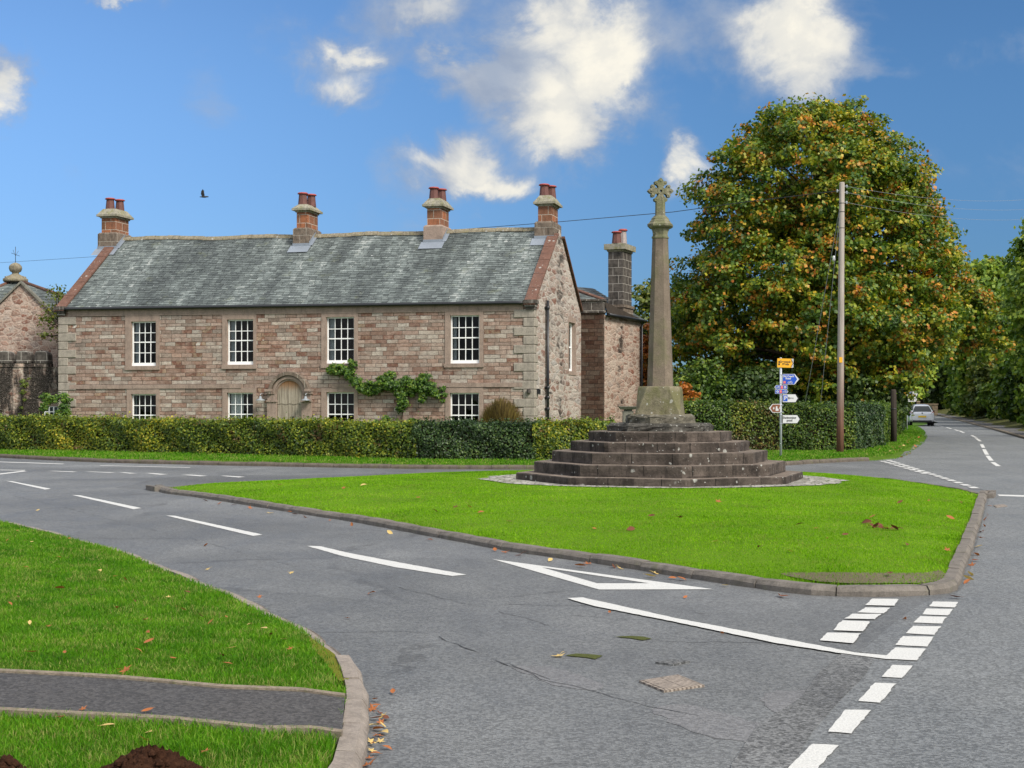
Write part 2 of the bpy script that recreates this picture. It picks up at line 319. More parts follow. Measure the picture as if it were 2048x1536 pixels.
def make_materials():
    ashlar('ashlar'); ashlar('brown ashlar', (.27, .235, .215), .42, .19); rubble('rubble', .30, (2.6, 4.6), (.87, .925, .97), .42, [(4.6, .42, .9), (2.9, .2, .35)]); rubble('stained rubble', .80); rubble('outbuilding rubble', .05, (3.0, 5.0), (.84, .80, .78)); rubble('wing rubble', .22, (2.8, 5.0), (.85, .82, .80), .5, [(12.9, .35, .95)]); rubble('brown rubble', .25, (2.4, 4.6), (.44, .37, .33))
    stone('dressed stone', (.265, .202, .165), .78, 1.15, (.14, .11, .09), .55, 1.2)
    stone('grey quoin', (.275, .245, .205), .75, 1.2, (.10, .09, .08), .5, 1.4, joints=None)
    stone('red sandstone', (.128, .068, .050), .75, 1.25, (.06, .05, .045), .5, 1.3, lichen=.25)
    stone('chimney sandstone', (.19, .088, .053), .8, 1.2, (.05, .045, .035), .5, 2.0, joints=(.55, .36, .013, (.40, .35, .29), [(0, (.75, .8, .75)), (.5, (1, 1, 1)), (1, (1.5, 1.25, 1.0))]))
    stone('chimney grey stone', (.145, .115, .09), .6, 1.3, (.02, .018, .015), .75, 2.0, joints=(.6, .42, .014, (.28, .25, .21)))
    stone('chimney black stone', (.075, .066, .058), .4, 1.7, (.010, .010, .010), .85, 1.6, joints=(.55, .38, .014, (.30, .28, .25)))
    stone('chimney cap stone', (.25, .235, .185), .65, 1.2, (.05, .05, .04), .7, 2.0, moss=((.14, .14, .05), .45, .6))
    stone('ridge stone', (.20, .175, .125), .6, 1.35, (.05, .045, .03), .7, 2.0, moss=((.16, .15, .06), .5, .5), lichen=.4)
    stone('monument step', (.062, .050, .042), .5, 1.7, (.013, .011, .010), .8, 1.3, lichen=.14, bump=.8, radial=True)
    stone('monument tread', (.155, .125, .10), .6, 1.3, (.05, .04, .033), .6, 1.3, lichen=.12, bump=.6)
    stone('monument top step', (.060, .056, .048), .5, 1.5, (.012, .012, .010), .8, 1.4, lichen=1.0, bump=.9)
    stone('monument plinth', (.115, .105, .080), .55, 1.4, (.03, .026, .02), .75, 1.6, lichen=.8, bump=.8)
    stone('monument pedestal', (.155, .138, .092), .62, 1.3, (.06, .045, .028), .8, 1.5, moss=((.105, .105, .042), .42, .65), lichen=.25, bump=.6)
    stone('monument shaft', (.150, .120, .092), .75, 1.25, (.075, .056, .042), .7, .9, moss=((.112, .112, .055), .46, .5))
    stone('monument cross', (.165, .155, .105), .6, 1.35, (.05, .05, .035), .7, 3.0, moss=((.12, .13, .06), .4, .6), lichen=.4, bump=.8)
    stone('kerb stone', (.150, .134, .116), .7, 1.25, (.06, .055, .05), .55, 2.0, 60, moss=((.10, .11, .045), .55, .35), bump=.6)
    stone('pale kerb stone', (.24, .208, .178), .75, 1.2, (.12, .10, .085), .45, 2.5, 60, bump=.6)
    stone('path edging', (.20, .165, .125), .6, 1.2, (.12, .13, .05), .7, 6.0, 60)
    stone('far kerb stone', (.105, .088, .072), .7, 1.25, (.05, .045, .035), .6, 2.0, 40, moss=((.10, .11, .04), .5, .5))
    stone('garden stone', (.15, .145, .12), .7, 1.3, (.05, .05, .045), .6, 2)
    stone('boundary stone', (.24, .19, .13), .6, 1.3, (.05, .045, .035), .6, 1, joints=(.5, .25, .02, (.12, .09, .06)))
    plain('lead', (.21, .24, .28), .55, .25, .5, .2, 4); plain('black iron', (.012, .013, .016), .38, 0, .5)
    plain('terracotta', (.105, .044, .036), .75, var=.45, scale=7); plain('red clay cap', (.28, .05, .042), .6, var=.2, scale=10); plain('grey pot', (.28, .24, .23), .7, var=.35, scale=6)
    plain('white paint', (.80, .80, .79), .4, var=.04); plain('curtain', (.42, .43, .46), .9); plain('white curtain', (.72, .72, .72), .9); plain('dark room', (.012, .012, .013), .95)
    plain('galvanised steel', (.37, .40, .43), .5, .25, .5, .18, 12); plain('lamp metal', (.28, .31, .33), .4, .3)
    plain('sign grey', (.36, .37, .38), .6, var=.06); plain('sign white', (.50, .51, .51), .55, var=.05); plain('sign black', (.012, .012, .013), .5); plain('sign blue', (.006, .06, .38), .5, var=.06); plain('sign yellow', (.66, .33, .010), .5, var=.05); plain('sign brown', (.165, .058, .026), .5); plain('sign red', (.55, .07, .06), .5)
    plain('tyre', (.015, .015, .016), .85); plain('wheel rim', (.45, .46, .47), .35, .7); plain('tail lamp', (.35, .012, .014), .15, spec=.6); plain('plate yellow', (.75, .50, .03), .5); plain('bumper black', (.02, .02, .022), .7); plain('wire', (.03, .03, .033), .6); plain('pale wire', (.22, .24, .25), .5); plain('rusty mark', (.16, .05, .03), .8)
    q = newmat('car paint'); v = q.co(); q.out(q.add('ShaderNodeBsdfPrincipled', {'Base Color': (.68, .69, .71), 'Metallic': .35, 'Roughness': .30, 'Coat Weight': .6, 'Coat Roughness': .05}).outputs[0])
    q = newmat('car glass'); q.out(q.bsdf((.02, .028, .03), .04, None, .6))
    # window glass: see-through with a real reflection
    q = newmat('window glass'); fr = q.add('ShaderNodeFresnel', {'IOR': 1.28}).outputs[0]
    wv = q.noise(q.co(), 1.6, 2); tr = q.add('ShaderNodeBsdfTransparent', {0: (.72, .76, .75)}).outputs[0]; gl = q.add('ShaderNodeBsdfGlossy', {'Roughness': .02, 'Normal': q.bump(wv, .06, .02)}).outputs[0]
    q.out(q.add('ShaderNodeMixShader', {0: fr, 1: tr, 2: gl}).outputs[0])
    # slates: 'rnd' per slate
    q = newmat('slate'); r = q.att('rnd'); v = q.co(); x, y, z = q.sep(v); run = q.noise(q.comb(q.m('MULTIPLY', x, 1.0), q.m('MULTIPLY', y, .16), 0.0), .75, 4, .6); mid = q.noise(v, 2.3, 5, .7)
    a = q.m('ADD', q.m('MULTIPLY', r, .20), q.m('ADD', q.m('MULTIPLY', run, .95), q.m('MULTIPLY', mid, .30)))
    col = q.ramp(a, [(.42, (.026, .031, .032)), (.58, (.050, .060, .060)), (.72, (.082, .097, .094)), (.86, (.15, .175, .168)), (1.0, (.29, .31, .295))])
    col = q.mix(q.ss(q.noise(v, 1.4, 4, .7), .58, .72, 0, .35), col, (.15, .165, .085))
    li = q.ss(q.m('ADD', q.noise(v, 5.0, 4, .75), q.m('MULTIPLY', q.m('SUBTRACT', run, .5), .25)), .625, .69, 0, .8); col = q.mix(li, col, (.42, .44, .42))
    gr = q.noise(v, 30, 4, .7); col = q.mix(1.0, col, q.ramp(gr, [(.25, .7), (.5, 1.0), (.75, 1.3)]), 'MULTIPLY'); q.out(q.bsdf(col, .62, q.bump(gr, .3, .01), .4))
    # weathered oak door
    q = newmat('weathered oak'); v = q.co(); x, y, z = q.sep(v); gr = q.noise(q.map(v, (30, 30, 1.3)), 1.0, 5, .7); bd = q.m('FRACT', q.m('DIVIDE', x, .155)); edge = q.m('LESS_THAN', q.m('ABSOLUTE', q.m('SUBTRACT', bd, .5)), .03)
    col = q.ramp(gr, [(.28, (.085, .068, .052)), (.5, (.26, .225, .175)), (.72, (.42, .38, .31))]); col = q.mix(q.ss(q.m('ADD', z, q.m('MULTIPLY', gr, .6)), 2.3, 2.75, 0, .85), col, (.20, .085, .025)); col = q.mix(edge, col, (.05, .035, .02)); q.out(q.bsdf(col, .85, q.bump(gr, .5, .01), .2))
    # telegraph pole timber: greyed above, brown creosote below
    q = newmat('pole timber'); v = q.co(); x, y, z = q.sep(v); gr = q.noise(q.map(v, (22, 22, .8)), 1.0, 6, .7); t = q.ss(q.m('ADD', z, q.m('MULTIPLY', q.noise(v, 1.2, 3), 1.2)), 1.0, 4.6)
    col = q.mix(t, q.ramp(gr, [(.3, (.05, .026, .017)), (.7, (.17, .085, .055))]), q.ramp(gr, [(.3, (.20, .175, .15)), (.7, (.40, .36, .32))])); q.out(q.bsdf(col, .85, q.bump(gr, .4, .01), .15))
    q = newmat('dark timber'); v = q.co(); gr = q.noise(q.map(v, (22, 22, .8)), 1.0, 6, .7); q.out(q.bsdf(q.ramp(gr, [(.3, (.014, .011, .009)), (.7, (.06, .048, .038))]), .9, None, .15))
    q = newmat('bark'); v = q.co(); gr = q.noise(q.map(v, (9, 9, 1.5)), 1.0, 6, .7); q.out(q.bsdf(q.ramp(gr, [(.3, (.018, .014, .010)), (.7, (.085, .068, .050))]), .95, q.bump(gr, .8, .03), .1))
    q = newmat('pale bark'); v = q.co(); gr = q.noise(q.map(v, (9, 9, 1.5)), 1.0, 6, .7); q.out(q.bsdf(q.ramp(gr, [(.3, (.07, .055, .035)), (.7, (.20, .165, .11))]), .95, q.bump(gr, .8, .03), .1))
    q = newmat('hedge twigs'); v = q.co(); gr = q.noise(v, 26, 5, .8); q.out(q.bsdf(q.ramp(gr, [(.35, (.010, .010, .005)), (.7, (.055, .040, .022))]), .95, None, .05))
    q = newmat('soil'); v = q.co(); gr = q.noise(v, 40, 7, .75); q.out(q.bsdf(q.ramp(gr, [(.3, (.016, .007, .004)), (.55, (.055, .024, .013)), (.8, (.115, .056, .032))]), .95, q.bump(gr, 1.0, .03), .1))
    # foliage
    def leaf(name, stops, cs=.35, cw=.55, tw=.30, rough=.5, second=None, spec=.35, detail=3):
        q = newmat(name); v = q.co(); n = q.noise(v, cs, detail, .6); r = q.att('rnd'); f = q.m('ADD', q.m('MULTIPLY', q.m('SUBTRACT', n, .5), cw * 2.6), q.m('ADD', .5, q.m('MULTIPLY', q.m('SUBTRACT', r, .5), (1 - cw) * 1.5)))
        col = q.ramp(f, stops)
        if second:
            k = q.ss(q.m('ADD', q.noise(q.map(v, loc=(7, 3, 1)), second[0], 3, .6), q.m('MULTIPLY', q.m('SUBTRACT', r, .5), second[4])), second[1], second[2]); col = q.mix(k, col, q.ramp(q.m('FRACT', q.m('MULTIPLY', r, 7.0)), second[3]))
        b = q.bsdf(col, rough, None, spec); t = q.add('ShaderNodeBsdfTranslucent', {0: q.mix(1.0, col, (1.25, 1.3, .8), 'MULTIPLY')}).outputs[0]
        q.out(q.add('ShaderNodeMixShader', {0: tw, 1: b, 2: t}).outputs[0])
    leaf('sycamore leaf', [(.0, (.020, .052, .008)), (.3, (.045, .100, .012)), (.50, (.105, .172, .014)), (.72, (.23, .255, .016)), (1.0, (.46, .35, .02))], 1.0, .70, .3, second=(1.1, .555, .65, [(0, (.46, .165, .018)), (.4, (.52, .27, .022)), (.75, (.42, .115, .03)), (1, (.36, .27, .02))], .12))
    leaf('orange leaf', [(.0, (.10, .07, .01)), (.3, (.30, .12, .015)), (.7, (.42, .13, .022)), (1.0, (.30, .08, .02))], .8)
    leaf('yellowing hedge leaf', [(.0, (.020, .044, .008)), (.3, (.060, .110, .012)), (.55, (.135, .185, .014)), (.8, (.26, .28, .02)), (1.0, (.50, .40, .035))], .6, .48, second=(1.7, .62, .72, [(0, (.12, .06, .02)), (.5, (.09, .075, .02)), (1, (.20, .10, .03))], .2))
    leaf('green hedge leaf', [(.0, (.014, .036, .007)), (.4, (.042, .088, .011)), (.75, (.090, .155, .016)), (1.0, (.20, .25, .03))], .7, .4)
    leaf('dark hedge leaf', [(.0, (.008, .020, .007)), (.45, (.020, .046, .011)), (.8, (.040, .082, .017)), (1.0, (.085, .13, .025))], .9, .4, .15)
    leaf('mixed hedge leaf', [(.0, (.020, .044, .007)), (.4, (.060, .100, .011)), (.7, (.125, .175, .015)), (1.0, (.30, .28, .03))], .8, .45, second=(1.2, .58, .70, [(0, (.09, .05, .02)), (.5, (.14, .08, .02)), (1, (.08, .07, .02))], .2))
    leaf('creeper leaf', [(.0, (.015, .045, .006)), (.5, (.050, .115, .011)), (.8, (.105, .195, .016)), (1.0, (.20, .25, .03))], 1.2, .4)
    leaf('bank leaf', [(.0, (.040, .085, .014)), (.4, (.12, .205, .025)), (.7, (.23, .32, .035)), (1.0, (.40, .43, .05))], .25, .55, second=(.16, .63, .72, [(0, (.16, .13, .015)), (.5, (.20, .15, .015)), (1, (.10, .11, .015))], .1))
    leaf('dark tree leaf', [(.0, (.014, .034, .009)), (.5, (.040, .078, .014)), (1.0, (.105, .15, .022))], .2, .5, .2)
    leaf('pale tree leaf', [(.0, (.035, .055, .010)), (.4, (.070, .105, .014)), (.7, (.12, .15, .02)), (1.0, (.23, .19, .025))], .4, .5)
    leaf('yellow leaf', [(.0, (.12, .13, .012)), (.5, (.28, .23, .015)), (1.0, (.42, .30, .02))], .5)
    leaf('brown bush twig', [(.0, (.07, .05, .02)), (.5, (.15, .105, .035)), (1.0, (.21, .17, .05))], .9, .4)
    leaf('fallen orange leaf', [(.0, (.30, .10, .03)), (.5, (.42, .16, .045)), (1.0, (.36, .20, .07))], 3.0, .3, .15, .7); leaf('fallen yellow leaf', [(.0, (.50, .36, .13)), (.5, (.58, .45, .20)), (1.0, (.46, .34, .10))], 3.0, .3, .15, .7); leaf('fallen brown leaf', [(.0, (.12, .04, .018)), (.5, (.19, .065, .03)), (1.0, (.26, .11, .05))], 3.0, .3, .1, .8)
    # grass: blades and the ground between them
    leaf('grass blade', [(.0, (.026, .100, .004)), (.3, (.052, .165, .005)), (.6, (.085, .235, .007)), (.88, (.16, .30, .02)), (1.0, (.32, .34, .10))], 1.6, .55, .35, .5, spec=.08, second=(2.6, .60, .74, [(0, (.22, .26, .06)), (.5, (.17, .27, .04)), (1, (.30, .27, .10))], .5))
    leaf('lawn blade', [(.0, (.066, .170, .004)), (.3, (.118, .280, .005)), (.6, (.165, .350, .007)), (.88, (.235, .405, .018)), (1.0, (.33, .36, .09))], .55, .5, .35, .5, spec=.06, second=(1.5, .60, .78, [(0, (.20, .25, .045)), (.5, (.12, .20, .02)), (1, (.28, .30, .07))], .4))
    def turf(name, a, b, c, bare=None):
        q = newmat(name); v = q.co(); n = q.noise(v, .6, 5, .6); f = q.noise(v, 60, 5, .75); col = q.ramp(q.m('ADD', q.m('MULTIPLY', n, .45), q.m('MULTIPLY', f, .55)), [(.3, a), (.5, b), (.7, c)])
        q.out(q.bsdf(col, .9, q.bump(f, .9, .03), .1))
    turf('turf', (.030, .060, .007), (.070, .135, .010), (.12, .19, .02)); turf('lawn turf', (.060, .120, .005), (.105, .210, .007), (.15, .27, .012)); turf('field', (.05, .10, .015), (.07, .13, .02), (.09, .15, .03)); turf('bank soil', (.022, .022, .010), (.06, .065, .018), (.12, .11, .04)); turf('moss', (.09, .10, .012), (.16, .17, .02), (.25, .24, .03)); turf('road moss', (.05, .055, .022), (.085, .098, .028), (.14, .15, .05)); turf('bare earth', (.075, .075, .03), (.15, .13, .08), (.23, .20, .145))
    # roads
    def tarmac(name, base, speck, patch=.25, crack=True, tone=(1, 1, 1), rough=.62):
        q = newmat(name); v = q.co(); fine = q.noise(v, 70, 3, .8); big = q.noise(v, .22, 4, .55); mid = q.noise(q.map(v, (1, .45, 1)), 1.1, 5, .62); st = q.vor(v, 55, 'F1', 'Color'); r, g_, b_ = q.sep(st)
        c = q.m('MULTIPLY', q.ramp(big, [(.3, 1 - patch), (.7, 1 + patch)]), base); c = q.m('MULTIPLY', c, q.ramp(mid, [(.3, 1 - patch * .9), (.55, 1.0), (.75, 1 + patch * .9)])); c = q.m('MULTIPLY', c, q.ramp(fine, [(.25, 1 - speck), (.5, 1.0), (.75, 1 + speck)]))
        c = q.m('MULTIPLY', c, q.ss(r, .0, 1.0, 1 - speck * .8, 1 + speck * .8))
        col = q.mix(1.0, q.comb(c, c, c), tone, 'MULTIPLY')
        pk = q.vor(q.vm('ADD', q.map(v, (.19, .24, 1)), q.vm('MULTIPLY', q.noise(v, 1.5, 4, .7, col=True), (.16, .16, 0))), 1.0, 'F1', 'Color'); pr, pg, pb = q.sep(pk)
        if crack:
            col = q.mix(1.0, col, q.ramp(pr, [(0, .80), (.3, .97), (.6, 1.08), (.85, .9), (1, 1.14)], 'LINEAR'), 'MULTIPLY')
            wv = q.vm('ADD', q.map(v, (.19, .24, 1)), q.vm('MULTIPLY', q.noise(v, 1.5, 4, .7, col=True), (.16, .16, 0))); e = q.vor(wv, 1.0, 'DISTANCE_TO_EDGE', 'Distance'); ck = q.m('MULTIPLY', q.ss(e, .003, .010, 1, 0), q.ss(q.noise(v, .7, 3), .46, .60, 0, .45)); col = q.mix(ck, col, (.04, .04, .04))
            pass
            sc = q.ss(q.noise(q.map(v, (.5, 1.6, 1), rot=(0, 0, .5)), 1.3, 5, .7), .60, .75, 0, .35); col = q.mix(sc, col, (.17, .17, .175))
        q.out(q.bsdf(col, q.ss(mid, .3, .7, rough - .10, rough + .1), q.bump(q.m('ADD', fine, q.m('MULTIPLY', r, .6)), .55, .012), .35))
    tarmac('tarmac', .122, .38, .21, tone=(.965, 1, 1.005)); tarmac('coarse tarmac', .137, .42, .10, False, (.955, 1.0, 1.01)); tarmac('path tarmac', .054, .5, .12, False, (1.03, .98, .95), .8); tarmac('worn tarmac', .134, .30, .12, False, (1, 1, 1.01)); tarmac('crack', .058, .5, .2, False); tarmac('seam tarmac', .108, .6, .25, False, (.98, 1, 1), .75); tarmac('gravelly pavement', .075, .6, .2, False, (1.05, 1, .96), .8)
    q = newmat('road paint'); v = q.co(); w = q.noise(v, 9, 6, .75); f = q.noise(v, 85, 3, .7); e = q.ss(q.m('ADD', w, q.m('MULTIPLY', f, .30)), (.76), .90, 0, .8); col = q.mix(e, q.ramp(f, [(.3, (.36, .36, .345)), (.6, (.54, .54, .515))]), (.12, .12, .12)); q.out(q.bsdf(col, .6, q.bump(f, .4, .008), .3))
    q = newmat('cobble'); v = q.co(); w = q.vm('ADD', v, q.vm('MULTIPLY', q.noise(v, 6, 2, col=True), (.05, .05, 0))); r, g_, b_ = q.sep(q.vor(w, 7, 'F1', 'Color')); e = q.vor(w, 7, 'DISTANCE_TO_EDGE', 'Distance'); gr = q.noise(v, 30, 4, .7)
    col = q.ramp(r, [(0, (.20, .19, .165)), (.5, (.31, .30, .26)), (1, (.42, .40, .36))]); col = q.mix(1.0, col, q.ramp(gr, [(.3, .75), (.7, 1.2)]), 'MULTIPLY'); col = q.mix(q.ss(e, .015, .06, 1, 0), col, q.mix(q.ss(q.noise(v, 1.5, 3), .45, .6), (.07, .06, .045), (.08, .12, .02))); q.out(q.bsdf(col, .85, q.bump(q.ss(e, 0, .12), 1.0, .03), .2))
    q = newmat('cast iron'); v = q.co(); x, y, z = q.sep(v); ch = q.m('LESS_THAN', q.m('FRACT', q.m('MULTIPLY', q.m('ADD', x, y), 22)), .45); gr = q.noise(v, 30, 4, .7); q.out(q.bsdf(q.mix(1.0, q.mix(ch, (.27, .23, .19), (.13, .105, .085)), q.ramp(gr, [(.3, .6), (.7, 1.3)]), 'MULTIPLY'), .7, None, .3))
make_materials()
# ------------------------------------------------------------------ ground, roads, verges
zg = lambda dz: (lambda x, y: gv(y) + dz)
def px(pts, dz=0.0): return [U(a, b, dz).xy for a, b in pts]
# base sheet to the horizon
mb = MB(); ys = [-60, -10, 22, 60, 120, 200, 302, 800, 2500]; xs = [-2500, -300, -60, 0, 60, 300, 2500]
mb.grid([[(x, y, g(y) - .30) for x in xs] for y in ys]); struct(mb.build('ground', 'field'))
# minor road: one sheet from behind the camera to beyond the cross, main road: coarser surface on the right and away
mb = MB(); mb.grid([[(x, y, g(y)) for x in (-90, -30, 0, 10, 40)] for y in (-14, 0, 22, 40, 62)]); road = struct(mb.build('road', 'tarmac', fix=False))
right_kerb = [U(*p).xy for p in ((2048, 878), (1982, 859), (1928, 844.6), (1895, 836), (1869, 830), (1845, 824.5))]
L = [U(*p).xy for p in ((1520, 1536), (1640, 1400), (1722, 1306), (1790, 1245), (1850, 1205), (1905, 1194), (1934, 1160), (1950, 1100), (1968, 1030), (1980, 985), (1962, 979), (1905, 962), (1850, 944), (1800, 930), (1767, 921))]
L = spline([Vector((.2, -12)), Vector((.9, 2.5))] + L + [U(1800, 914).xy, U(1840, 890).xy, U(1850, 872).xy, U(1812, 855).xy], .6)
far = [Vector((34.5, 115)), Vector((40, 138)), Vector((48, 172)), Vector((60, 215)), Vector((68, 260)), Vector((76, 259)), Vector((67, 214))]
out = L + far + [Vector((p.x + .3, p.y)) for p in reversed(right_kerb)] + [Vector((28, 50)), Vector((27, 30)), Vector((27, -12))]
main_road = struct(fill('main_road', out, zg(.004), 'coarse tarmac', 3.0))
# rougher strip of tarmac along the joint of the two surfaces
J = L[:next(i for i, p in enumerate(L) if p.y > 10.2)]
def ribbon(name, path, w, dz, mat, parent=None):
    mb = MB(); rows = []
    for i, p in enumerate(path):
        d = (Vector(path[min(i + 1, len(path) - 1)]) - Vector(path[max(i - 1, 0)])).normalized(); nn = Vector((-d.y, d.x)); ww = w * random.uniform(.8, 1.2)
        rows.append([(p[0] + nn.x * ww, p[1] + nn.y * ww, g(p[1]) + dz), (p[0] - nn.x * ww, p[1] - nn.y * ww, g(p[1]) + dz)])
    mb.grid(rows); return mb.build(name, mat, parent)
def crack(pts, w=.012, mat='crack', name='crack'):
    P = []
    W_ = spline([U(*p).xy for p in pts], .12)
    for p in W_: P.append(Vector((p.x + random.gauss(0, .010), p.y + random.gauss(0, .016))))
    mb = MB(); i = 0
    while i < len(P) - 2:       # a crack opens and closes along its run
        k = random.randint(4, 16); seg = P[i:i + k]; i += k + random.choice((0, 1, 1, 2, 4)); rows = []
        for j, p in enumerate(seg):
            d = (seg[min(j + 1, len(seg) - 1)] - seg[max(j - 1, 0)]); d = d.normalized() if d.length > 0 else Vector((1, 0)); nn = Vector((-d.y, d.x)) * w * .38 * random.uniform(.25, 1.25) * (1 if 0 < j < len(seg) - 1 else .2)
            rows.append([(p.x + nn.x, p.y + nn.y, g(p.y) + .004), (p.x - nn.x, p.y - nn.y, g(p.y) + .004)])
        if len(rows) > 1: mb.grid(rows)
    mb.build(name, mat, road)
Z6 = lambda l: [(a / 2, b / 2 + 880) for a, b in l]
Z7 = lambda l: [(a / 2 + 1024, b / 2 + 940) for a, b in l]
crack(Z6([(60, 225), (300, 280), (500, 335), (800, 405), (1000, 460), (1200, 510), (1500, 570), (1800, 640), (2048, 700), (2200, 745)]), .010)
crack(Z6([(1290, 768), (1480, 769), (1690, 770), (1850, 830), (2048, 905), (2200, 960)]), .016)
crack(Z6([(0, 212), (140, 206), (420, 200), (600, 196)]), .02)
crack(Z7([(-120, 542), (0, 540), (330, 545), (500, 552), (760, 575), (1000, 578)]), .014)
crack(Z7([(520, 683), (740, 690), (1000, 692), (1300, 690), (1400, 660)]), .016)
crack(Z7([(-20, 775), (120, 835), (300, 880), (480, 930), (800, 995), (1120, 1030), (1180, 980), (1245, 905)]), .013)
for pl in ([(0, 790), (130, 783), (250, 815), (362, 858), (330, 882), (200, 868), (110, 838)], [(1000, 905), (1060, 885), (1160, 882), (1242, 908), (1225, 968), (1120, 985), (1030, 960)], [(560, 560), (900, 585), (1300, 575), (1250, 610), (980, 640), (760, 610), (600, 585)][:0], [(560, 960), (700, 940), (980, 1010), (1120, 1036), (1060, 1100), (760, 1060)]):
    if pl:
        w_ = spline([U(*p).xy for p in Z7(pl)], .06, True); w_ = [p + Vector((random.gauss(0, .012), random.gauss(0, .016))) for p in w_]; fill('worn_patch', w_, zg(.002), 'worn tarmac', .3, road)
for pl in ([(418, 668), (480, 664), (570, 676), (560, 682), (470, 678)], [(215, 745), (270, 738), (350, 748), (330, 756), (250, 752)]):
    w_ = [p + Vector((random.gauss(0, .018), random.gauss(0, .03))) for p in spline([U(*p).xy for p in Z7(pl)], .07, True)]; fill('moss_streak', w_, zg(.006), 'road moss', .1, road)
ribbon('joint_strip', J, .13, .007, 'seam tarmac', road)
# ------------------------------------------------------------------ traffic island
isl_front = [(306, 978), (330, 987), (380, 993), (465, 1006), (540, 1018), (600, 1028), (675, 1039), (740, 1050), (850, 1071), (925, 1085), (1024, 1104), (1114, 1116), (1189, 1127), (1274, 1140), (1364, 1155), (1456, 1169), (1564, 1185), (1624, 1191), (1689, 1194), (1774, 1194), (1844, 1192), (1892, 1189), (1915, 1181), (1925, 1165), (1932, 1140), (1943, 1110), (1954, 1075), (1964, 1040), (1971, 1010), (1976, 990)]
isl_back = [(1970, 983), (1939, 975), (1875, 965), (1794, 954), (1714, 947), (1660, 943), (1604, 940), (1400, 937), (1200, 935), (1070, 937), (980, 939), (825, 943), (650, 952), (500, 958), (400, 963), (325, 970)]
ISL = spline([U(*p).xy for p in isl_front] + [U(a, b, .13).xy for a, b in isl_back], .35, True)
def z_isl(x, y, drop=True):
    d = edged(ISL, x, y); m = np.hypot(x - 2.94, y - 28.2); dome = .20 * (1 - np.exp(-np.maximum(d - .15, 0) / 2.6)); flat = np.clip((m - 3.2) / 1.4, 0, 1)
    z = gv(y) + .082 + dome; zm = .275; z = z * flat + zm * (1 - flat); return np.where(d < .14, gv(y) - .02, z) if drop else z
lawn = struct(fill('island_lawn', ISL, z_isl, 'lawn turf', .45))
struct(kerb('island_kerb', ISL + ISL[:1], .092, .15, -1 if sum(a.x * b.y - b.x * a.y for a, b in zip(ISL, ISL[1:] + ISL[:1])) < 0 else 1, 'kerb stone', .88))
# bare patch and cobbled apron round the cross
CR = Vector((2.94, 28.2)); CRZ = .30
q_ = [(CR.x + .05 + 3.58 * math.cos(t) * random.uniform(.97, 1.03), CR.y + .1 + 3.15 * math.sin(t) * random.uniform(.97, 1.03)) for t in np.linspace(0, 2 * math.pi, 60, endpoint=False)]
struct(fill('cobbled_apron', q_, lambda x, y: z_isl(x, y) + .012, 'cobble', .3))
bp = spline([U(a, b, .09).xy for a, b in ((1560, 1150), (1640, 1164), (1700, 1167), (1780, 1166.5), (1850, 1165), (1878, 1160), (1893, 1147), (1880, 1140), (1850, 1147), (1740, 1153), (1660, 1152))], .15, True)
struct(fill('bare_patch', bp, lambda x, y: z_isl(x, y, False) + .003, 'bare earth', .2))
# ------------------------------------------------------------------ near verge on the left with footpath
nv = [(722, 1570), (727, 1536), (737, 1495), (741, 1450), (738, 1410), (728, 1375), (711, 1340), (681, 1307), (646, 1280), (600, 1252), (550, 1229), (500, 1203), (450, 1183), (400, 1163), (350, 1144), (280, 1114), (200, 1091), (100, 1066), (0, 1043), (-120, 1016), (-300, 985)]
NVK = spline([Vector((-.62, 3.0)), Vector((-.78, 5.2))] + [U(*p).xy for p in nv], .25)
NV = list(NVK) + [Vector((-40, 30)), Vector((-40, 3))]
def z_nv(x, y, drop=True):
    d = edged(NVK, x, y, False); hk = np.clip(.095 - .055 * np.clip((y - 9.0) / 3.0, 0, 1), .03, .1)
    z = gv(y) + hk + .05 * (1 - np.exp(-np.maximum(d - .2, 0) / 1.0))
    return np.where(d < .14, gv(y) - .02, z) if drop else z
def un(p): return U(p[0], p[1], .165 if p[0] < 560 else .13).xy
top = [(-150, 1337), (0, 1342), (235, 1352), (450, 1367), (600, 1380), (690, 1389)]; bot = [(-150, 1410), (0, 1419), (150, 1425), (350, 1432), (525, 1445), (620, 1455), (684, 1462)]
T = spline([un(p) for p in top], .2); B = spline([un(p) for p in bot], .2)
PATHC = spline([Vector((un(a) + un(b)) / 2) for a, b in (((-150, 1337), (-150, 1410)), ((0, 1342), (0, 1419)), ((235, 1352), (235, 1428)), ((450, 1367), (450, 1439)), ((600, 1380), (600, 1452)), ((700, 1390), (700, 1464)))], .2)
verge = struct(fill('near_verge', NV, z_nv, 'turf', .3))
cut = [p for p in NVK if p.y < 9.6]
struct(kerb('verge_kerb', cut, .105, .135, 1, 'pale kerb stone', .62)); cut2 = [p for p in NVK if p.y >= 9.6]
struct(kerb('sunken_kerb', cut2, .035, .13, 1, 'pale kerb stone', .8, jit=.012))
def z_path(x, y): return z_nv(x, y, False) + .022
PP = [p for p in T if p.x < 9] + list(reversed(B)); footpath = struct(fill('footpath', PP, z_path, 'path tarmac', .2))
for e in (T, B):
    mb = MB(); rr = []
    for i, p in enumerate(e):
        z = float(z_nv(np.array([p.x]), np.array([p.y]), False)[0]) + .022; w = .022
        rr.append([(p.x, p.y - w, z - .05), (p.x, p.y - w, z + .012), (p.x, p.y + w, z + .016), (p.x, p.y + w, z - .05)])
    mb.rings(rr, 0, True, False); mb.build('edging', 'path edging', footpath)
mp = spline([U(a, b, .10).xy for a, b in ((612, 1262), (640, 1283), (668, 1304), (692, 1335), (698, 1358), (680, 1362), (655, 1330), (632, 1300))], .12, True)
struct(fill('moss_patch', mp, lambda x, y: z_nv(x, y, False) + .004, 'moss', .12))
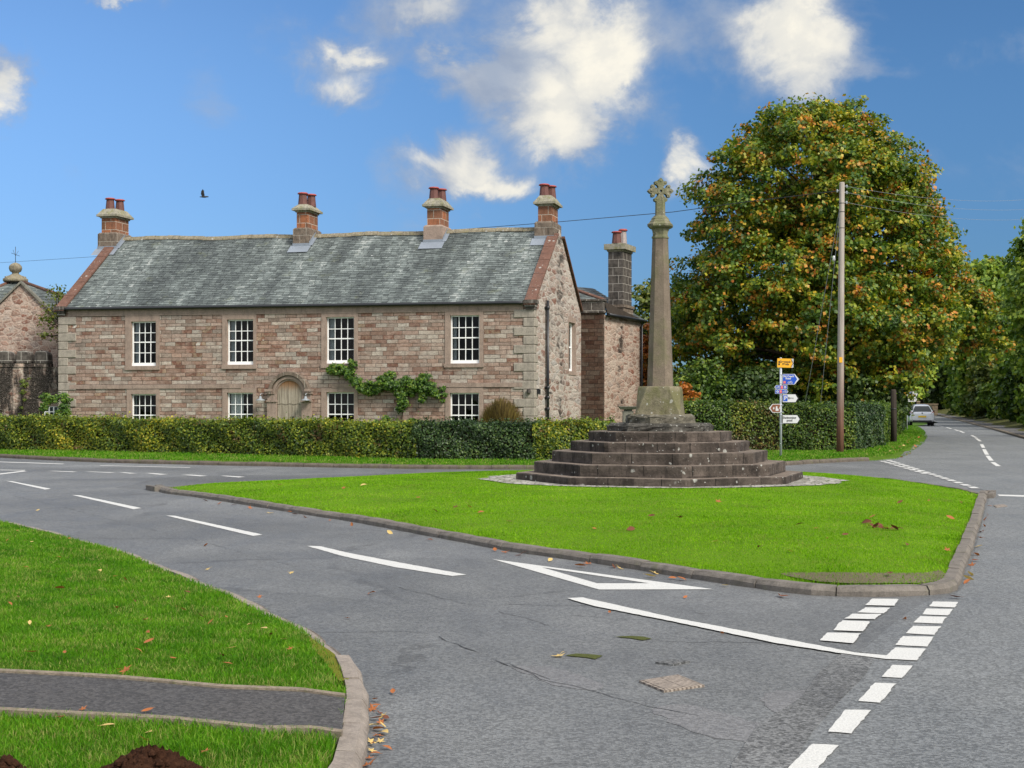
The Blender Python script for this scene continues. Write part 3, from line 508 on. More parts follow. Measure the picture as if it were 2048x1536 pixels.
# ------------------------------------------------------------------ far verge (hedge, house and tree stand on it)
fk = [(-500, 890), (-250, 900), (0, 915.5), (200, 925), (400, 930), (600, 934), (800, 937.5), (1000, 939), (1200, 939), (1400, 937), (1500, 935), (1575, 931), (1634, 927), (1714, 923), (1740, 922)]
FK = spline([U(*p).xy for p in fk], .8)
fe = [(1767, 921), (1794, 918), (1812, 911), (1830, 899), (1848, 886), (1855, 873), (1848, 864), (1837, 858), (1816, 855)]
FE = spline([FK[-1]] + [U(*p).xy for p in fe] + [Vector((29.0, 110)), Vector((36, 138)), Vector((44, 172)), Vector((58, 225)), Vector((66, 262))], .8)
FV = FK[:-1] + FE + [Vector((60, 300)), Vector((-160, 300)), Vector((-160, 60))]
def z_fv(x, y): return np.where(edged(FV, x, y) < .10, gv(y) - .02, gv(y) + .115 + .06 * np.clip(edged(FK, x, y, False) / 3, 0, 1))
struct(fill('far_verge', FV, z_fv, 'turf', 2.2)); struct(kerb('far_kerb', FK, .11, .14, 1, 'far kerb stone', .9))
# ------------------------------------------------------------------ right bank with pavement
RK = spline([Vector((20.5, 50)), Vector((22, 58))] + right_kerb + [Vector((70, 225)), Vector((80, 265))], .8)
off = lambda P, w: [Vector((p.x + w, p.y - w * .25)) for p in P]
RB = RK + [Vector((170, 265)), Vector((170, 48))]
struct(fill('roadside_bank', RB, lambda x, y: np.where(edged(RK, x, y, False) < .1, gv(y) - .02, gv(y) + .10 + np.clip((edged(RK, x, y, False) - 1.6) * .25, 0, 1.4)), 'bank soil', 2.5))
struct(kerb('far_road_kerb', RK, .11, .14, -1, 'boundary stone' if False else 'path edging', .9))
struct(fill('pavement', [p for p in off(RK, .15)] + list(reversed(off(RK, 1.55))), lambda x, y: gv(y) + .118, 'gravelly pavement', 1.2))
# ------------------------------------------------------------------ road markings: every painted mark is a part of its road
def mark(pts, parent, dz, jag=.006):
    P = [U(a, b).xy for a, b in pts]; o2 = []
    for i, p in enumerate(P):
        nx = P[(i + 1) % len(P)]; L_ = (nx - p).length; k = max(1, int(L_ / .06)) if L_ < 8 else max(1, int(L_ / .3))
        for j in range(k): o2.append(p.lerp(nx, j / k) + Vector((random.uniform(-jag, jag), random.uniform(-jag, jag))))
    mb = MB(); mb.face([(p.x, p.y, g(p.y) + dz) for p in o2]); o = mb.build('road_marking', 'road paint', parent, fix=False); o.data.flip_normals() if o.data.polygons[0].normal.z < 0 else None; return o
def z6(l): return [(a / 2, b / 2 + 880) for a, b in l]
def z7(l): return [(a / 2 + 1024, b / 2 + 940) for a, b in l]
def z5(l): return [(a / 3.737 + 1500, b / 3.737 + 680) for a, b in l]
tri = [U(*p) for p in ((985, 1119), (1428, 1179.5), (1198, 1180), (1084, 1135.5), (1298, 1167.5), (1194, 1167.5))]
mb = MB()
for f in ((0, 3, 4, 1), (1, 4, 5, 2), (2, 5, 3, 0)): mb.face([(tri[k].x, tri[k].y, g(tri[k].y) + .005) for k in f])
mb.build('road_marking', 'road paint', road)
for l in ([(22, 164), (50, 166), (205, 196), (180, 199)], [(288, 221), (320, 222), (565, 273), (535, 278)], [(664, 303), (700, 304), (1052, 380), (1012, 385)], [(1226, 425), (1280, 426), (1390, 452), (1600, 492), (1866, 540), (1810, 546), (1580, 510), (1370, 466)], [(725, 139.5), (760, 139.5), (832, 144), (800, 146)], [(880, 144), (905, 143.5), (982, 148), (955, 150.5)], [(580, 133), (610, 133), (672, 138), (640, 139.5)], [(475, 130), (500, 130), (548, 134), (520, 135)], [(340, 127.5), (365, 127), (462, 130.5), (440, 132)], [(190, 124.5), (215, 124), (312, 127.5), (290, 129)], [(0, 119.5), (100, 121), (100, 123), (0, 121.5)], [(-20, 137), (90, 124), (110, 125.5), (0, 139)], [(-100, 84), (0, 87), (258, 95.5), (250, 97.5), (-100, 86)]):
    mark(z6(l), road, .005)
mark([(560, 932.2 + 14), (640, 947), (640, 948)][:0] or z6([(400, 102), (760, 110), (760, 111.6), (400, 103.4)]), road, .005)
mark(z7([(220, 517), (282, 514), (640, 594), (1060, 675), (1380, 737), (1495, 747), (1535, 716), (1656, 720), (1620, 767), (1500, 762), (1470, 759), (1300, 736), (1060, 698), (620, 606), (330, 549)]), main_road, .011)
for l in ([(1440, 519), (1546, 520), (1530, 547), (1413, 545)], [(1415, 554), (1511, 555), (1488, 578), (1383, 574)], [(1362, 579), (1477, 580), (1452, 601), (1328, 599)], [(1320, 606), (1432, 610), (1405, 650), (1283, 645)], [(1262, 655), (1394, 658), (1363, 698), (1230, 686)]): mark(z7(l), road, .010)
for l in ([(1685, 530), (1783, 532), (1772, 554), (1668, 550)], [(1660, 559), (1763, 560), (1744, 586), (1642, 582)], [(1634, 589), (1739, 592), (1718, 619), (1606, 615)], [(1604, 628), (1715, 630), (1688, 664), (1576, 658)], [(1563, 669), (1689, 672), (1658, 711), (1533, 705)], [(1525, 785), (1601, 788), (1562, 838), (1479, 832)], [(1450, 857), (1536, 860), (1472, 937), (1384, 930)], [(1335, 965), (1438, 967), (1354, 1061), (1261, 1053)], [(1205, 1102), (1304, 1108), (1190, 1240), (1070, 1230)]): mark(z7(l), main_road, .010)
mark([(1995, 989.5), (2100, 992.5), (2100, 996), (1998, 992.3)], main_road, .006)
def dashes(a, b, n, duty, w, parent):
    A = U(*a).xy; Bq = U(*b).xy; d = (Bq - A) / n; nn = Vector((-d.y, d.x)).normalized() * w / 2
    for i in range(n):
        p = A + d * i; e = p + d * duty
        mb = MB(); mb.face([(c.x, c.y, g(c.y) + .010) for c in (p - nn, e - nn, e + nn, p + nn)]); o = mb.build('road_marking', 'road paint', parent, fix=False)
        if o.data.polygons[0].normal.z < 0: o.data.flip_normals()
dashes((1776, 920.6), (1958, 979.5), 16, .62, .17, main_road); dashes((1764, 922.5), (1856, 949.5), 9, .62, .17, main_road)
for a, b in (((1871, 850), (1887, 853.5)), ((1893, 855), (1903, 858)), ((1909, 859.5), (1917, 862)), ((1919, 862), (1928, 866)), ((1943, 871), (1953, 876)), ((1952, 877), (1961, 883)), ((1963, 889), (1967, 896)), ((1968, 899), (1974, 910)), ((1975, 912), (1983, 922)), ((1985, 925), (1997, 933))): dashes(a, b, 1, 1, .13, main_road)
# covers and drain
def cover(name, quad, label, cat, mat, rim=.03):
    P = [U(*p) for p in quad]; c = sum((p.xy for p in P), Vector((0, 0))) / 4; r = empty(name, label, cat, (c.x, c.y, g(c.y)))
    def loc(p, k, z): v = (p.xy - c) * k; return (v.x, v.y, z)
    mb = MB()
    for i in range(4):
        a, b = P[i], P[(i + 1) % 4]; mb.face([loc(a, 1, .013), loc(b, 1, .013), loc(b, .9, .015), loc(a, .9, .015)]); mb.face([loc(a, 1, -.02), loc(b, 1, -.02), loc(b, 1, .013), loc(a, 1, .013)])
    mb.build('rim', mat, r); mb = MB()
    for k in range(2):
        f0, f1 = (.02, .49) if k == 0 else (.51, .98)
        def B2(u, v): return P[0].xy.lerp(P[1].xy, u).lerp(P[3].xy.lerp(P[2].xy, u), v)
        pts = [B2(f0 * .9 + .05, .06), B2(f1 * .9 + .05, .06), B2(f1 * .9 + .05, .94), B2(f0 * .9 + .05, .94)]
        mb = MB(); mb.face([(p.x - c.x, p.y - c.y, .016) for p in pts]); 
        for i in range(4): mb.face([(pts[i].x - c.x, pts[i].y - c.y, -.01), (pts[(i + 1) % 4].x - c.x, pts[(i + 1) % 4].y - c.y, -.01), (pts[(i + 1) % 4].x - c.x, pts[(i + 1) % 4].y - c.y, .016), (pts[i].x - c.x, pts[i].y - c.y, .016)])
        for u in (.35, .65):
            p = B2(f0 * .9 + .05 + (f1 - f0) * .9 * u, .5); mb.lathe([(.012, .0165), (.010, .0175)], (p.x - c.x, p.y - c.y, 0), 8)
        mb.build('lid', mat, r)
    return r
cover('manhole_cover', z7([(508, 850), (664, 825), (770, 868), (608, 891)]), 'pale rusty square manhole cover set in the near tarmac', 'manhole cover', 'cast iron')
cover('inspection_cover', z7([(573, 775), (640, 764), (712, 771), (645, 784)]), 'small worn inspection cover just beyond the square manhole cover', 'manhole cover', 'seam tarmac')
cover('gully_grate', z5([(1815, 1240), (1900, 1232), (1925, 1246), (1840, 1256)]), 'small dark drain grate beside the tip of the grass island', 'drain', 'cast iron')
# ------------------------------------------------------------------ the long stone house
HC = Vector((.846, 54.7)); HA = R(14.5); HZ = g(55) + .12; sA, cA = math.sin(HA), math.cos(HA)
house = empty('stone_house', 'long two storey sandstone house with a mossy slate roof behind the hedge', 'house', (HC.x, HC.y, HZ), -HA)
def fac(px_, py_, dep=0.0):
    """photo pixel -> (x, z) in house space on a plane parallel to the front, dep behind it"""
    t = (px_ - CX) / F; ox, oy = HC.x + dep * sA, HC.y + dep * cA      # x along (cA, -sA)
    s = (t * oy - ox) / (cA + t * sA); yy = oy - s * sA
    return s, H + (HY - py_) / F * yy - HZ
def gab(px_, py_):
    t = (px_ - CX) / F; s = (t * HC.y - HC.x) / (sA - t * cA); yy = HC.y + s * cA
    return s, H + (HY - py_) / F * yy - HZ
WD = 9.0; XL = fac(118.5, 700)[0]; EZ = 5.62; RZ = fac(1095, 459, WD / 2)[1]; EZL = fac(118.5, 619)[1]; EZR = fac(1066, 606)[1]; RZL = fac(235, 480, WD / 2)[1]
ez = lambda x: EZR + (EZL - EZR) * (x / XL)
rzf = lambda x: RZ + (RZL - RZ) * (x / XL) - .09 * math.sin(math.pi * x / XL) + .03 * math.sin(x * 1.3)
def rect(x0, x1, y0, y1):
    a, b = fac(x0, y1), fac(x1, y0); return a[0], b[0], a[1], b[1]
ups = [((262.5, 312.5, 642.5, 732), (251, 319.5, 629, 740)), ((454.3, 507, 638.5, 729.5), (445, 513, 625, 738)), ((652.7, 708.5, 633.5, 727), (643, 716, 622, 736)), ((900.4, 959, 630, 727), (890, 967, 617, 735))]
lows = [((262.5, 312.5, 788, 879), (254, 319.5, 777.5, 886)), ((454, 506.6, 785.3, 878), (445, 513, 775.5, 886)), ((652.7, 708.5, 784.5, 879), (643, 716, 775.5, 887)), ((899.7, 958.3, 785.5, 882), (891, 967, 775, 890))]
wins = [(rect(*a), rect(*b)) for a, b in ups + lows]
# front wall with real openings
xb = sorted({XL, 0.0} | {w[0][0] for w in wins} | {w[0][1] for w in wins}); zb = sorted({-.6} | {w[0][2] for w in wins} | {w[0][3] for w in wins})
mb = MB(); xs = sorted(set(xb) | set(np.linspace(XL, 0, 24)))
for i in range(len(xs) - 1):
    xm = (xs[i] + xs[i + 1]) / 2; op = [w[0] for w in wins if w[0][0] < xm < w[0][1]]; z = -.6
    for o in sorted(op, key=lambda o: o[2]) + [None]:
        t0, t1 = (o[2], o[2]) if o else (ez(xs[i]) + .05, ez(xs[i + 1]) + .05)
        mb.face([(xs[i], 0, z), (xs[i + 1], 0, z), (xs[i + 1], 0, t1), (xs[i], 0, t0)])
        if o: z = o[3]
mb.build('front_wall', 'ashlar', house)
# gable and rear walls
gw = rect; g0 = gab(1137.5, 742); g1 = gab(1150, 645); GY0, GY1, GZ0, GZ1 = g0[0], g0[0] + 1.32, g0[1], gab(1143, 645)[1]
def gable(x, dirn):
    mb = MB(); ys = sorted({0, .6, GY0, GY1, WD / 2, WD} | set(np.linspace(0, WD, 10)))
    tp = lambda y: ez(x) + .02 + (rzf(x) - ez(x)) * (1 - abs(y - WD / 2) / (WD / 2)) - .03
    for a, b in zip(ys, ys[1:]):
        if x == 0 and GY0 <= (a + b) / 2 <= GY1:
            mb.face([(x, a, -.6), (x, b, -.6), (x, b, GZ0), (x, a, GZ0)]); mb.face([(x, a, GZ1), (x, b, GZ1), (x, b, tp(b)), (x, a, tp(a))])
        else: mb.face([(x, a, -.6), (x, b, -.6), (x, b, tp(b)), (x, a, tp(a))])
    return mb.build('gable_wall', 'rubble', house)
gable(0.0, 1); gable(XL, -1)
mb = MB(); mb.face([(XL, WD, -.6), (0, WD, -.6), (0, WD, EZ), (XL, WD, EZ)]); mb.build('rear_wall', 'rubble', house)
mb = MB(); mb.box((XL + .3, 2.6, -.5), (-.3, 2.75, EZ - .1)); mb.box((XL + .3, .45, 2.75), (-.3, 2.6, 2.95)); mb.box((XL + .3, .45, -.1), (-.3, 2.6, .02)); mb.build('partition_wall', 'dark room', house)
# slates: every slate is laid, course by course
def slates(name, P, n_rows, wid, parent, ca, mat='slate', lift=.016, thick=.012, keep=None):
    """P(u, v): u along the eave 0..1, v eave->ridge 0..1; returns Vector"""
    V_, A_ = [], []; nrm = (P(.5, .5) - P(.45, .5)).cross(P(.5, .55) - P(.5, .5)).normalized()
    if nrm.z < 0: nrm = -nrm
    for r in range(n_rows):
        # courses diminish towards the ridge
        v0 = (r / n_rows) ** 1.0; v1 = ((r + 1.55) / n_rows); v1 = min(v1, 1.0); Lw = (P(1, v0) - P(0, v0)).length; k = max(2, int(Lw / (wid * random.uniform(.9, 1.1)))); cuts = [0.0] + sorted(min(1, max(0, (i + random.uniform(-.16, .16) + (.5 if r % 2 else 0)) / k)) for i in range(1, k)) + [1.0]
        for a, b in zip(cuts, cuts[1:]):
            if (b - a) * Lw < .05: continue
            if keep and not keep(P((a + b) / 2, v0)): continue
            e = .006 / Lw; s = random.uniform(-.012, .012) / max(.1, (P(.5, 1) - P(.5, 0)).length); z0 = lift + random.uniform(-.004, .007)
            p = [P(a + e, v0 + s) + nrm * (z0 + thick), P(b - e, v0 + s + random.uniform(-.001, .001)) + nrm * (z0 + thick + random.uniform(-.003, .003)), P(b - e, v1) + nrm * .004, P(a + e, v1) + nrm * .004]
            V_ += p + [P(b - e, v0 + s) + nrm * (z0 - .014), P(a + e, v0 + s) + nrm * (z0 - .014)]; A_.append(random.random())
    n = len(A_); base = np.arange(n)[:, None] * 6; f = np.concatenate([base + np.array([[0, 1, 2, 3]]), base + np.array([[5, 4, 1, 0]])], 1).reshape(-1, 4)
    return npmesh(name, np.array([tuple(v) for v in V_]), f, mat, parent, {'rnd': np.repeat(np.array(A_), 2)})
OV = .16; XR0, XR1 = XL - .02 + .36, -.36
def proof(front):
    def P(u, v):
        x = XR0 + (XR1 - XR0) * u; e = ez(x); rz = rzf(x); sl = (rz - e) / (WD / 2); y0 = -OV; sag = -.05 * math.sin(math.pi * v) * (.4 + .6 * math.sin(math.pi * u)); kick = .05 * (1 - v) ** 6
        y = y0 + (WD / 2 - y0) * v; z = e + .06 + sl * y + sag + kick
        return Vector((x, y if front else WD - y, z))
    return P
mb = MB(); Pf = proof(True); Pb = proof(False)
mb.grid([[Pf(i / 24, j / 8) - Vector((0, 0, .03)) for i in range(25)] for j in range(9)], 0, sm=False); mb.grid([[Pb(i / 24, j / 8) - Vector((0, 0, .0)) for i in range(25)] for j in range(9)], 0, sm=False)
roof = mb.build('roof', 'dark timber', house); slates('slate_covering', Pf, 40, .27, roof, HA)
mb = MB()
k = 34
for i in range(k):
    x0 = XR0 + (XR1 - XR0) * i / k + .006; x1 = XR0 + (XR1 - XR0) * (i + 1) / k - .006; dz = random.uniform(-.012, .012)
    rr = []
    for x in (x0, x1): rr.append([(x, WD / 2 + a, rzf(x) + .07 + b + dz) for a, b in ((-.20, -.10), (-.17, -.03), (-.07, .075), (.07, .075), (.17, -.03), (.20, -.10))])
    mb.rings(rr, 0, True, False)
mb.build('ridge_capping', 'ridge stone', roof)
# raking copings of red sandstone and their kneelers
for x0, x1 in ((XL - .10, XL + .36), (-.36, .10)):
    xm = (x0 + x1) / 2; kk = 5
    for s in (0, 1):
        mb = MB()
        for i in range(kk):
            v0, v1 = -.02 + .90 * i / kk + .003, -.02 + .90 * (i + 1) / kk - .003; rr = []
            for v in (v0, v1):
                y = -OV + (WD / 2 + OV) * v; z = ez(xm) + .10 + (rzf(xm) - ez(xm)) * (y / (WD / 2)); y = y if s == 0 else WD - y
                rr.append([(x0, y, z + .01), (x0, y, z + .10), (x1, y, z + .10), (x1, y, z + .01)])
            mb.rings(rr, 0, True, False)
        mb.build('coping', 'red sandstone', house)
    mb = MB(); zz = ez(xm); mb.box((x0 - .02, -OV - .10, zz - .02), (x1 + .02, .30, zz + .115)); mb.box((x0 + .02, -OV - .02, zz - .14), (x1 - .02, .28, zz - .021)); mb.box((x0 + .05, -.10, zz - .26), (x1 - .05, .26, zz - .141)); mb.build('kneeler', 'chimney black stone', house)
# eaves course, gutter
mb = MB(); n_ = 22
for i in range(n_):
    a, b = XL + .42 + (-.84 - XL) * i / n_, XL + .42 + (-.84 - XL) * (i + 1) / n_; e = min(ez(a), ez(b)); mb.box((a + .003, -.035 - random.uniform(0, .006), e - .30), (b - .003, .03, e + .02))
mb.build('eaves_course', 'dressed stone', house)
mb = MB(); pts = [(XL + .1 + (-.2 - XL) * i / 30, -.19, ez(XL + .1 + (-.2 - XL) * i / 30) + .005) for i in range(31)]
mb.tube(pts, .062, 8); gut = mb.build('gutter', 'black iron', house)
# string course
za, zb_ = fac(150, 778)[1], fac(1000, 774)[1]; mb = MB(); n_ = 20; xd0, xd1 = fac(528, 700)[0], fac(632, 700)[0]
for side in (0, 1):
    mb = MB()
    for i in range(n_):
        a, b = XL + .5 - (XL + .95) * i / n_, XL + .5 - (XL + .95) * (i + 1) / n_; z = za + (zb_ - za) * i / n_
        if (b < xd0 and side == 0) or (a > xd1 and side == 1): mb.box((a + .003, -.045 - random.uniform(0, .005), z), (b - .003, .03, z + .17))
    mb.build('string_course', 'dressed stone', house)
# quoins, alternately long and short, raised with open joints; each returns round the corner
def quoins(xc, sgn):
    z = -.3; i = 0
    while z < ez(xc) - .34:
        h = .345; L_ = .80 if i % 2 else .42; rt = .30 if i % 2 else .55
        mb = MB(); a, b = (xc - L_, xc + .035) if sgn > 0 else (xc - .035, xc + L_)
        mb.box((a, -.04, z + .008), (b, rt, z + h - .008)); o = mb.build('quoin', 'grey quoin', house)
        bv = o.modifiers.new('bevel', 'BEVEL'); bv.width = .018; bv.segments = 1
        z += h; i += 1
quoins(0.0, 1); quoins(XL, -1)
# windows
def window(gl, su, curt, cols=4, rows=4):
    x0, x1, z0, z1 = gl; X0, X1, Z0, Z1 = su; root = None
    mb = MB(); p = .028
    mb.box((X0, -p, z1), (X1, .22, Z1)); mb.box((X0, -p - .003, z0), (x0, .22, z1 - .002)); mb.box((x1, -p - .003, z0), (X1, .22, z1 - .002)); mb.box((X0 - .02, -p - .03, Z0), (X1 + .02, .24, z0 - .002))
    w = mb.build('window', 'dressed stone', house)      # dressed stone surround carries the sash
    mb = MB(); fw = .055; y0, y1 = .10, .16
    mb.box((x0 + .002, y0, z0 + .13), (x0 + fw, y1, z1)); mb.box((x1 - fw, y0, z0 + .13), (x1 - .002, y1, z1)); mb.box((x0 + fw, y0, z1 - .05), (x1 - fw, y1, z1)); mb.box((x0 + .002, y0 - .05, z0 + .001), (x1 - .002, y1 + .02, z0 + .129)); zm = (z0 + .13 + z1) / 2
    mb.box((x0 + fw, y0 + .005, zm - .022), (x1 - fw, y1 - .005, zm + .022))
    for i in range(1, cols): xx = x0 + fw + (x1 - x0 - 2 * fw) * i / cols; mb.box((xx - .014, y0 + .012, z0 + .13), (xx + .014, y1 - .012, zm - .022)); mb.box((xx - .014, y0 + .020, zm + .022), (xx + .014, y1 - .012, z1 - .05))
    for j in range(1, rows):
        if j * 2 == rows: continue
        zz = z0 + .13 + (z1 - z0 - .18) * j / rows; mb.box((x0 + fw, y0 + .016, zz - .014), (x1 - fw, y1 - .016, zz + .014))
    mb.build('sash_frame', 'white paint', w)
    mb = MB()
    for i in range(cols):
        for j in range(rows):
            xa, xb3 = x0 + fw + (x1 - x0 - 2 * fw) * i / cols, x0 + fw + (x1 - x0 - 2 * fw) * (i + 1) / cols; za2, zb2 = z0 + .13 + (z1 - z0 - .18) * j / rows, z0 + .13 + (z1 - z0 - .18) * (j + 1) / rows; t1, t2, t3 = (random.uniform(-.0045, .0045) for _ in range(3))
            mb.face([(xa, .131 + t1, za2), (xb3, .131 + t2, za2), (xb3, .131 + t2 + t3, zb2), (xa, .131 + t1 + t3, zb2)])
    mb.build('glass', 'window glass', w, fix=False)
    for a, b, m_ in curt:
        mb = MB(); n = 14; xa, xb2 = x0 + (x1 - x0) * a, x0 + (x1 - x0) * b
        mb.grid([[(xa + (xb2 - xa) * i / n, .26 + .02 * math.sin(i * 1.9 + a), zz) for i in range(n + 1)] for zz in (z0 + .02, z1)]); mb.build('curtain', m_, w)
    return w
CT = [[(.04, .20, 'curtain')], [(.04, .22, 'curtain')], [(.04, .22, 'curtain')], [(.04, .16, 'curtain')], [(.04, .10, 'curtain')], [(.04, .52, 'white curtain')], [], []]
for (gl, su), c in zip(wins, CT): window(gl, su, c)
# narrow gable window
mb = MB(); mb.box((-.40, GY0 - .10, GZ1), (.012, GY1 + .12, GZ1 + .22)); mb.box((-.40, GY1, GZ0), (.010, GY1 + .2, GZ1)); mb.box((-.40, GY0 - .14, GZ0), (.010, GY0, GZ1)); mb.box((-.40, GY0 - .1, GZ0 - .16), (.03, GY1 + .1, GZ0)); w = mb.build('window', 'dressed stone', house)
mb = MB(); a, b = GY0 + .005, GY1 - .005
for lo, hi in (((-.22, a, GZ0), (-.15, a + .10, GZ1)), ((-.22, b - .10, GZ0), (-.15, b, GZ1)), ((-.22, a + .1, GZ1 - .1), (-.15, b - .1, GZ1)), ((-.22, a + .1, GZ0), (-.15, b - .1, GZ0 + .12)), ((-.21, a + .1, (GZ0 + GZ1) / 2 - .03), (-.16, b - .1, (GZ0 + GZ1) / 2 + .03)), ((-.20, (a + b) / 2 - .02, GZ0 + .1), (-.17, (a + b) / 2 + .02, GZ1))): mb.box(lo, hi)
mb.build('sash_frame', 'white paint', w); mb = MB(); mb.box((-.192, a, GZ0), (-.188, b, GZ1)); mb.build('glass', 'window glass', w)
# doorway: pilasters, moulded arch, split oak door, two lamps
dL, dR = fac(555.3, 800)[0], fac(605.3, 800)[0]; pL, pR = fac(536, 800)[0], fac(624.5, 800)[0]; dc = (dL + dR) / 2; zs = fac(580, 788)[1]; ri = (dR - dL) / 2; zt = fac(580, 744)[1]; ro = zt - zs; zsill = -.05
mb = MB()
def arch(r0, r1, y0, y1, n=22):
    rows = []
    for i in range(n + 1):
        a = math.pi * i / n; c_, s_ = math.cos(a), math.sin(a); rows.append([(dc - c_ * r0, y0, zs + s_ * r0), (dc - c_ * r1, y0, zs + s_ * r1), (dc - c_ * r1, y1, zs + s_ * r1), (dc - c_ * r0, y1, zs + s_ * r0)])
    mb.grid(rows, 0, True, False)
rm = ro - .13; arch(ri, ri + .07, -.08, .02); arch(ri + .07, ri + .17, -.14, .02); arch(ri + .17, rm, -.10, .02); surround = None
for s in (-1, 1):
    a, b = sorted((dc + s * ri, dc + s * (pR - dc))); mb.box((a, -.12, zsill), (b, .02, zs - .26)); mb.box((a + .012, -.11, zs - .26), (b - .012, .02, zs)); c1_, c2_ = sorted((dc + s * (ri + .17), dc + s * (pR - dc + .06))); mb.box((c1_, -.24, zs + .10), (c2_, .02, zs + .20)); mb.box((c1_ + .02, -.19, zs + .001), (c2_ - .02, .02, zs + .099)); mb.box((a - .02, -.16, zs - .32), (b + .02, .02, zs - .24)); mb.box((a - .03, -.17, zsill), (b + .03, .02, zsill + .35))
ds = mb.build('door_surround', 'dressed stone', house)
mb = MB(); rows = []
for i in range(23):
    a = math.pi * i / 22; c_, s_ = math.cos(a), math.sin(a); rows.append([(dc - c_ * rm, -.22, zs + s_ * rm), (dc - c_ * ro, -.22, zs + s_ * ro), (dc - c_ * (ro + .03), -.12, zs + s_ * (ro + .03)), (dc - c_ * (ro + .03), .02, zs + s_ * (ro + .03)), (dc - c_ * rm, .02, zs + s_ * rm)])
mb.grid(rows, 0, True, False); mb.build('arch_moulding', 'chimney grey stone', ds)
zw = fac(580, 808)[1]; mb = MB(); poly = [(dc - ri + .005, zw)] + [(dc - ri + .005 + (2 * ri - .01) * i / 24, zw - .03 + .045 * abs(math.sin(i / 24 * math.pi * 3))) for i in range(1, 24)] + [(dc + ri - .005, zw)] + [(dc + math.cos(math.pi * i / 20) * (ri - .005), zs + math.sin(math.pi * i / 20) * (ri - .005)) for i in range(21)]
mb.prism(poly, -.05, -.012, 'y'); door = mb.build('door', 'weathered oak', house); mb = MB()
poly = [(dc - ri + .005, zsill), (dc + ri - .005, zsill), (dc + ri - .005, zw - .06)] + [(dc + ri - .005 - (2 * ri - .01) * i / 24, zw - .05 + .045 * abs(math.sin(i / 24 * math.pi * 3))) for i in range(1, 24)] + [(dc - ri + .005, zw - .06)]
mb.prism(poly, -.035, -.010, 'y'); mb.build('lower_leaf', 'weathered oak', door); mb = MB(); mb.lathe([(.025, -.02), (.04, 0), (.03, .02)], (dc + .14, -.07, .98), 10); mb.box((dc + .10, -.06, .88), (dc + .18, -.034, 1.06)); mb.build('handle', 'black iron', door)
for px_ in (528, 618):
    lx, lz = fac(px_, 801); mb = MB(); mb.lathe([(.20, 0), (.19, .02), (.07, .07), (.045, .16), (.03, .17)], (lx, -.34, lz), 16); mb.tube([(lx, -.34, lz + .17), (lx, -.34, lz + .25), (lx, -.22, lz + .28), (lx, .0, lz + .22)], .018, 6); mb.build('wall_lamp', 'lamp metal', house)
# chimneys
def pot(mb_root, x, y, z, h, r, mat='terracotta', tilt=0):
    mb = MB(); n = 4 if False else 8; mb.lathe([(r, 0), (r * .98, .04), (r * .80, h * .82), (r * .86, h * .88)], (x, y, z), n, rot=math.pi / n, sm=False); p = mb.build('chimney_pot', mat, mb_root)
    mb = MB(); mb.lathe([(r * .84, h * .86), (r * 1.12, h * .89), (r * 1.02, h * .97), (r * .85, h * 1.0)], (x, y, z), n * 2); mb.build('pot_cap', 'red clay cap', p)
def chimney(root, cx, cy, zb0, zsh, zcap, zcap1, bx, by, sx, sy, shm, bm_, h=.9, offs=((-.14, -.22), (.16, .28)), r=.19, capo=.17, name='chimney'):
    mb = MB(); mb.box((cx - bx / 2, cy - by / 2, zb0), (cx + bx / 2, cy + by / 2, zsh - .05)); mb.box((cx - bx / 2, cy - by / 2, zsh - .05), (cx + bx / 2, cy + by / 2, zsh + .02), taper=.07)
    ch = mb.build(name, bm_, root); mb = MB(); mb.box((cx - sx / 2, cy - sy / 2, zsh), (cx + sx / 2, cy + sy / 2, zcap)); mb.build('shaft', shm, ch)
    mb = MB(); c = capo; mb.box((cx - sx / 2 - .05, cy - sy / 2 - .05, zcap - .07), (cx + sx / 2 + .05, cy + sy / 2 + .05, zcap - .001)); mb.box((cx - sx / 2 - c, cy - sy / 2 - c, zcap), (cx + sx / 2 + c, cy + sy / 2 + c, zcap + .09)); mb.box((cx - sx / 2 - c + .02, cy - sy / 2 - c + .02, zcap + .09), (cx + sx / 2 + c - .02, cy + sy / 2 + c - .02, zcap1), taper=c + .03); o = mb.build('cap', 'chimney cap stone', ch)
    for a, b in offs: pot(root if False else ch, cx + a, cy + b, zcap1 - .02, h, r)
    return ch
def cz(px_, py_): return fac(px_, py_, WD / 2 - .6)[1]
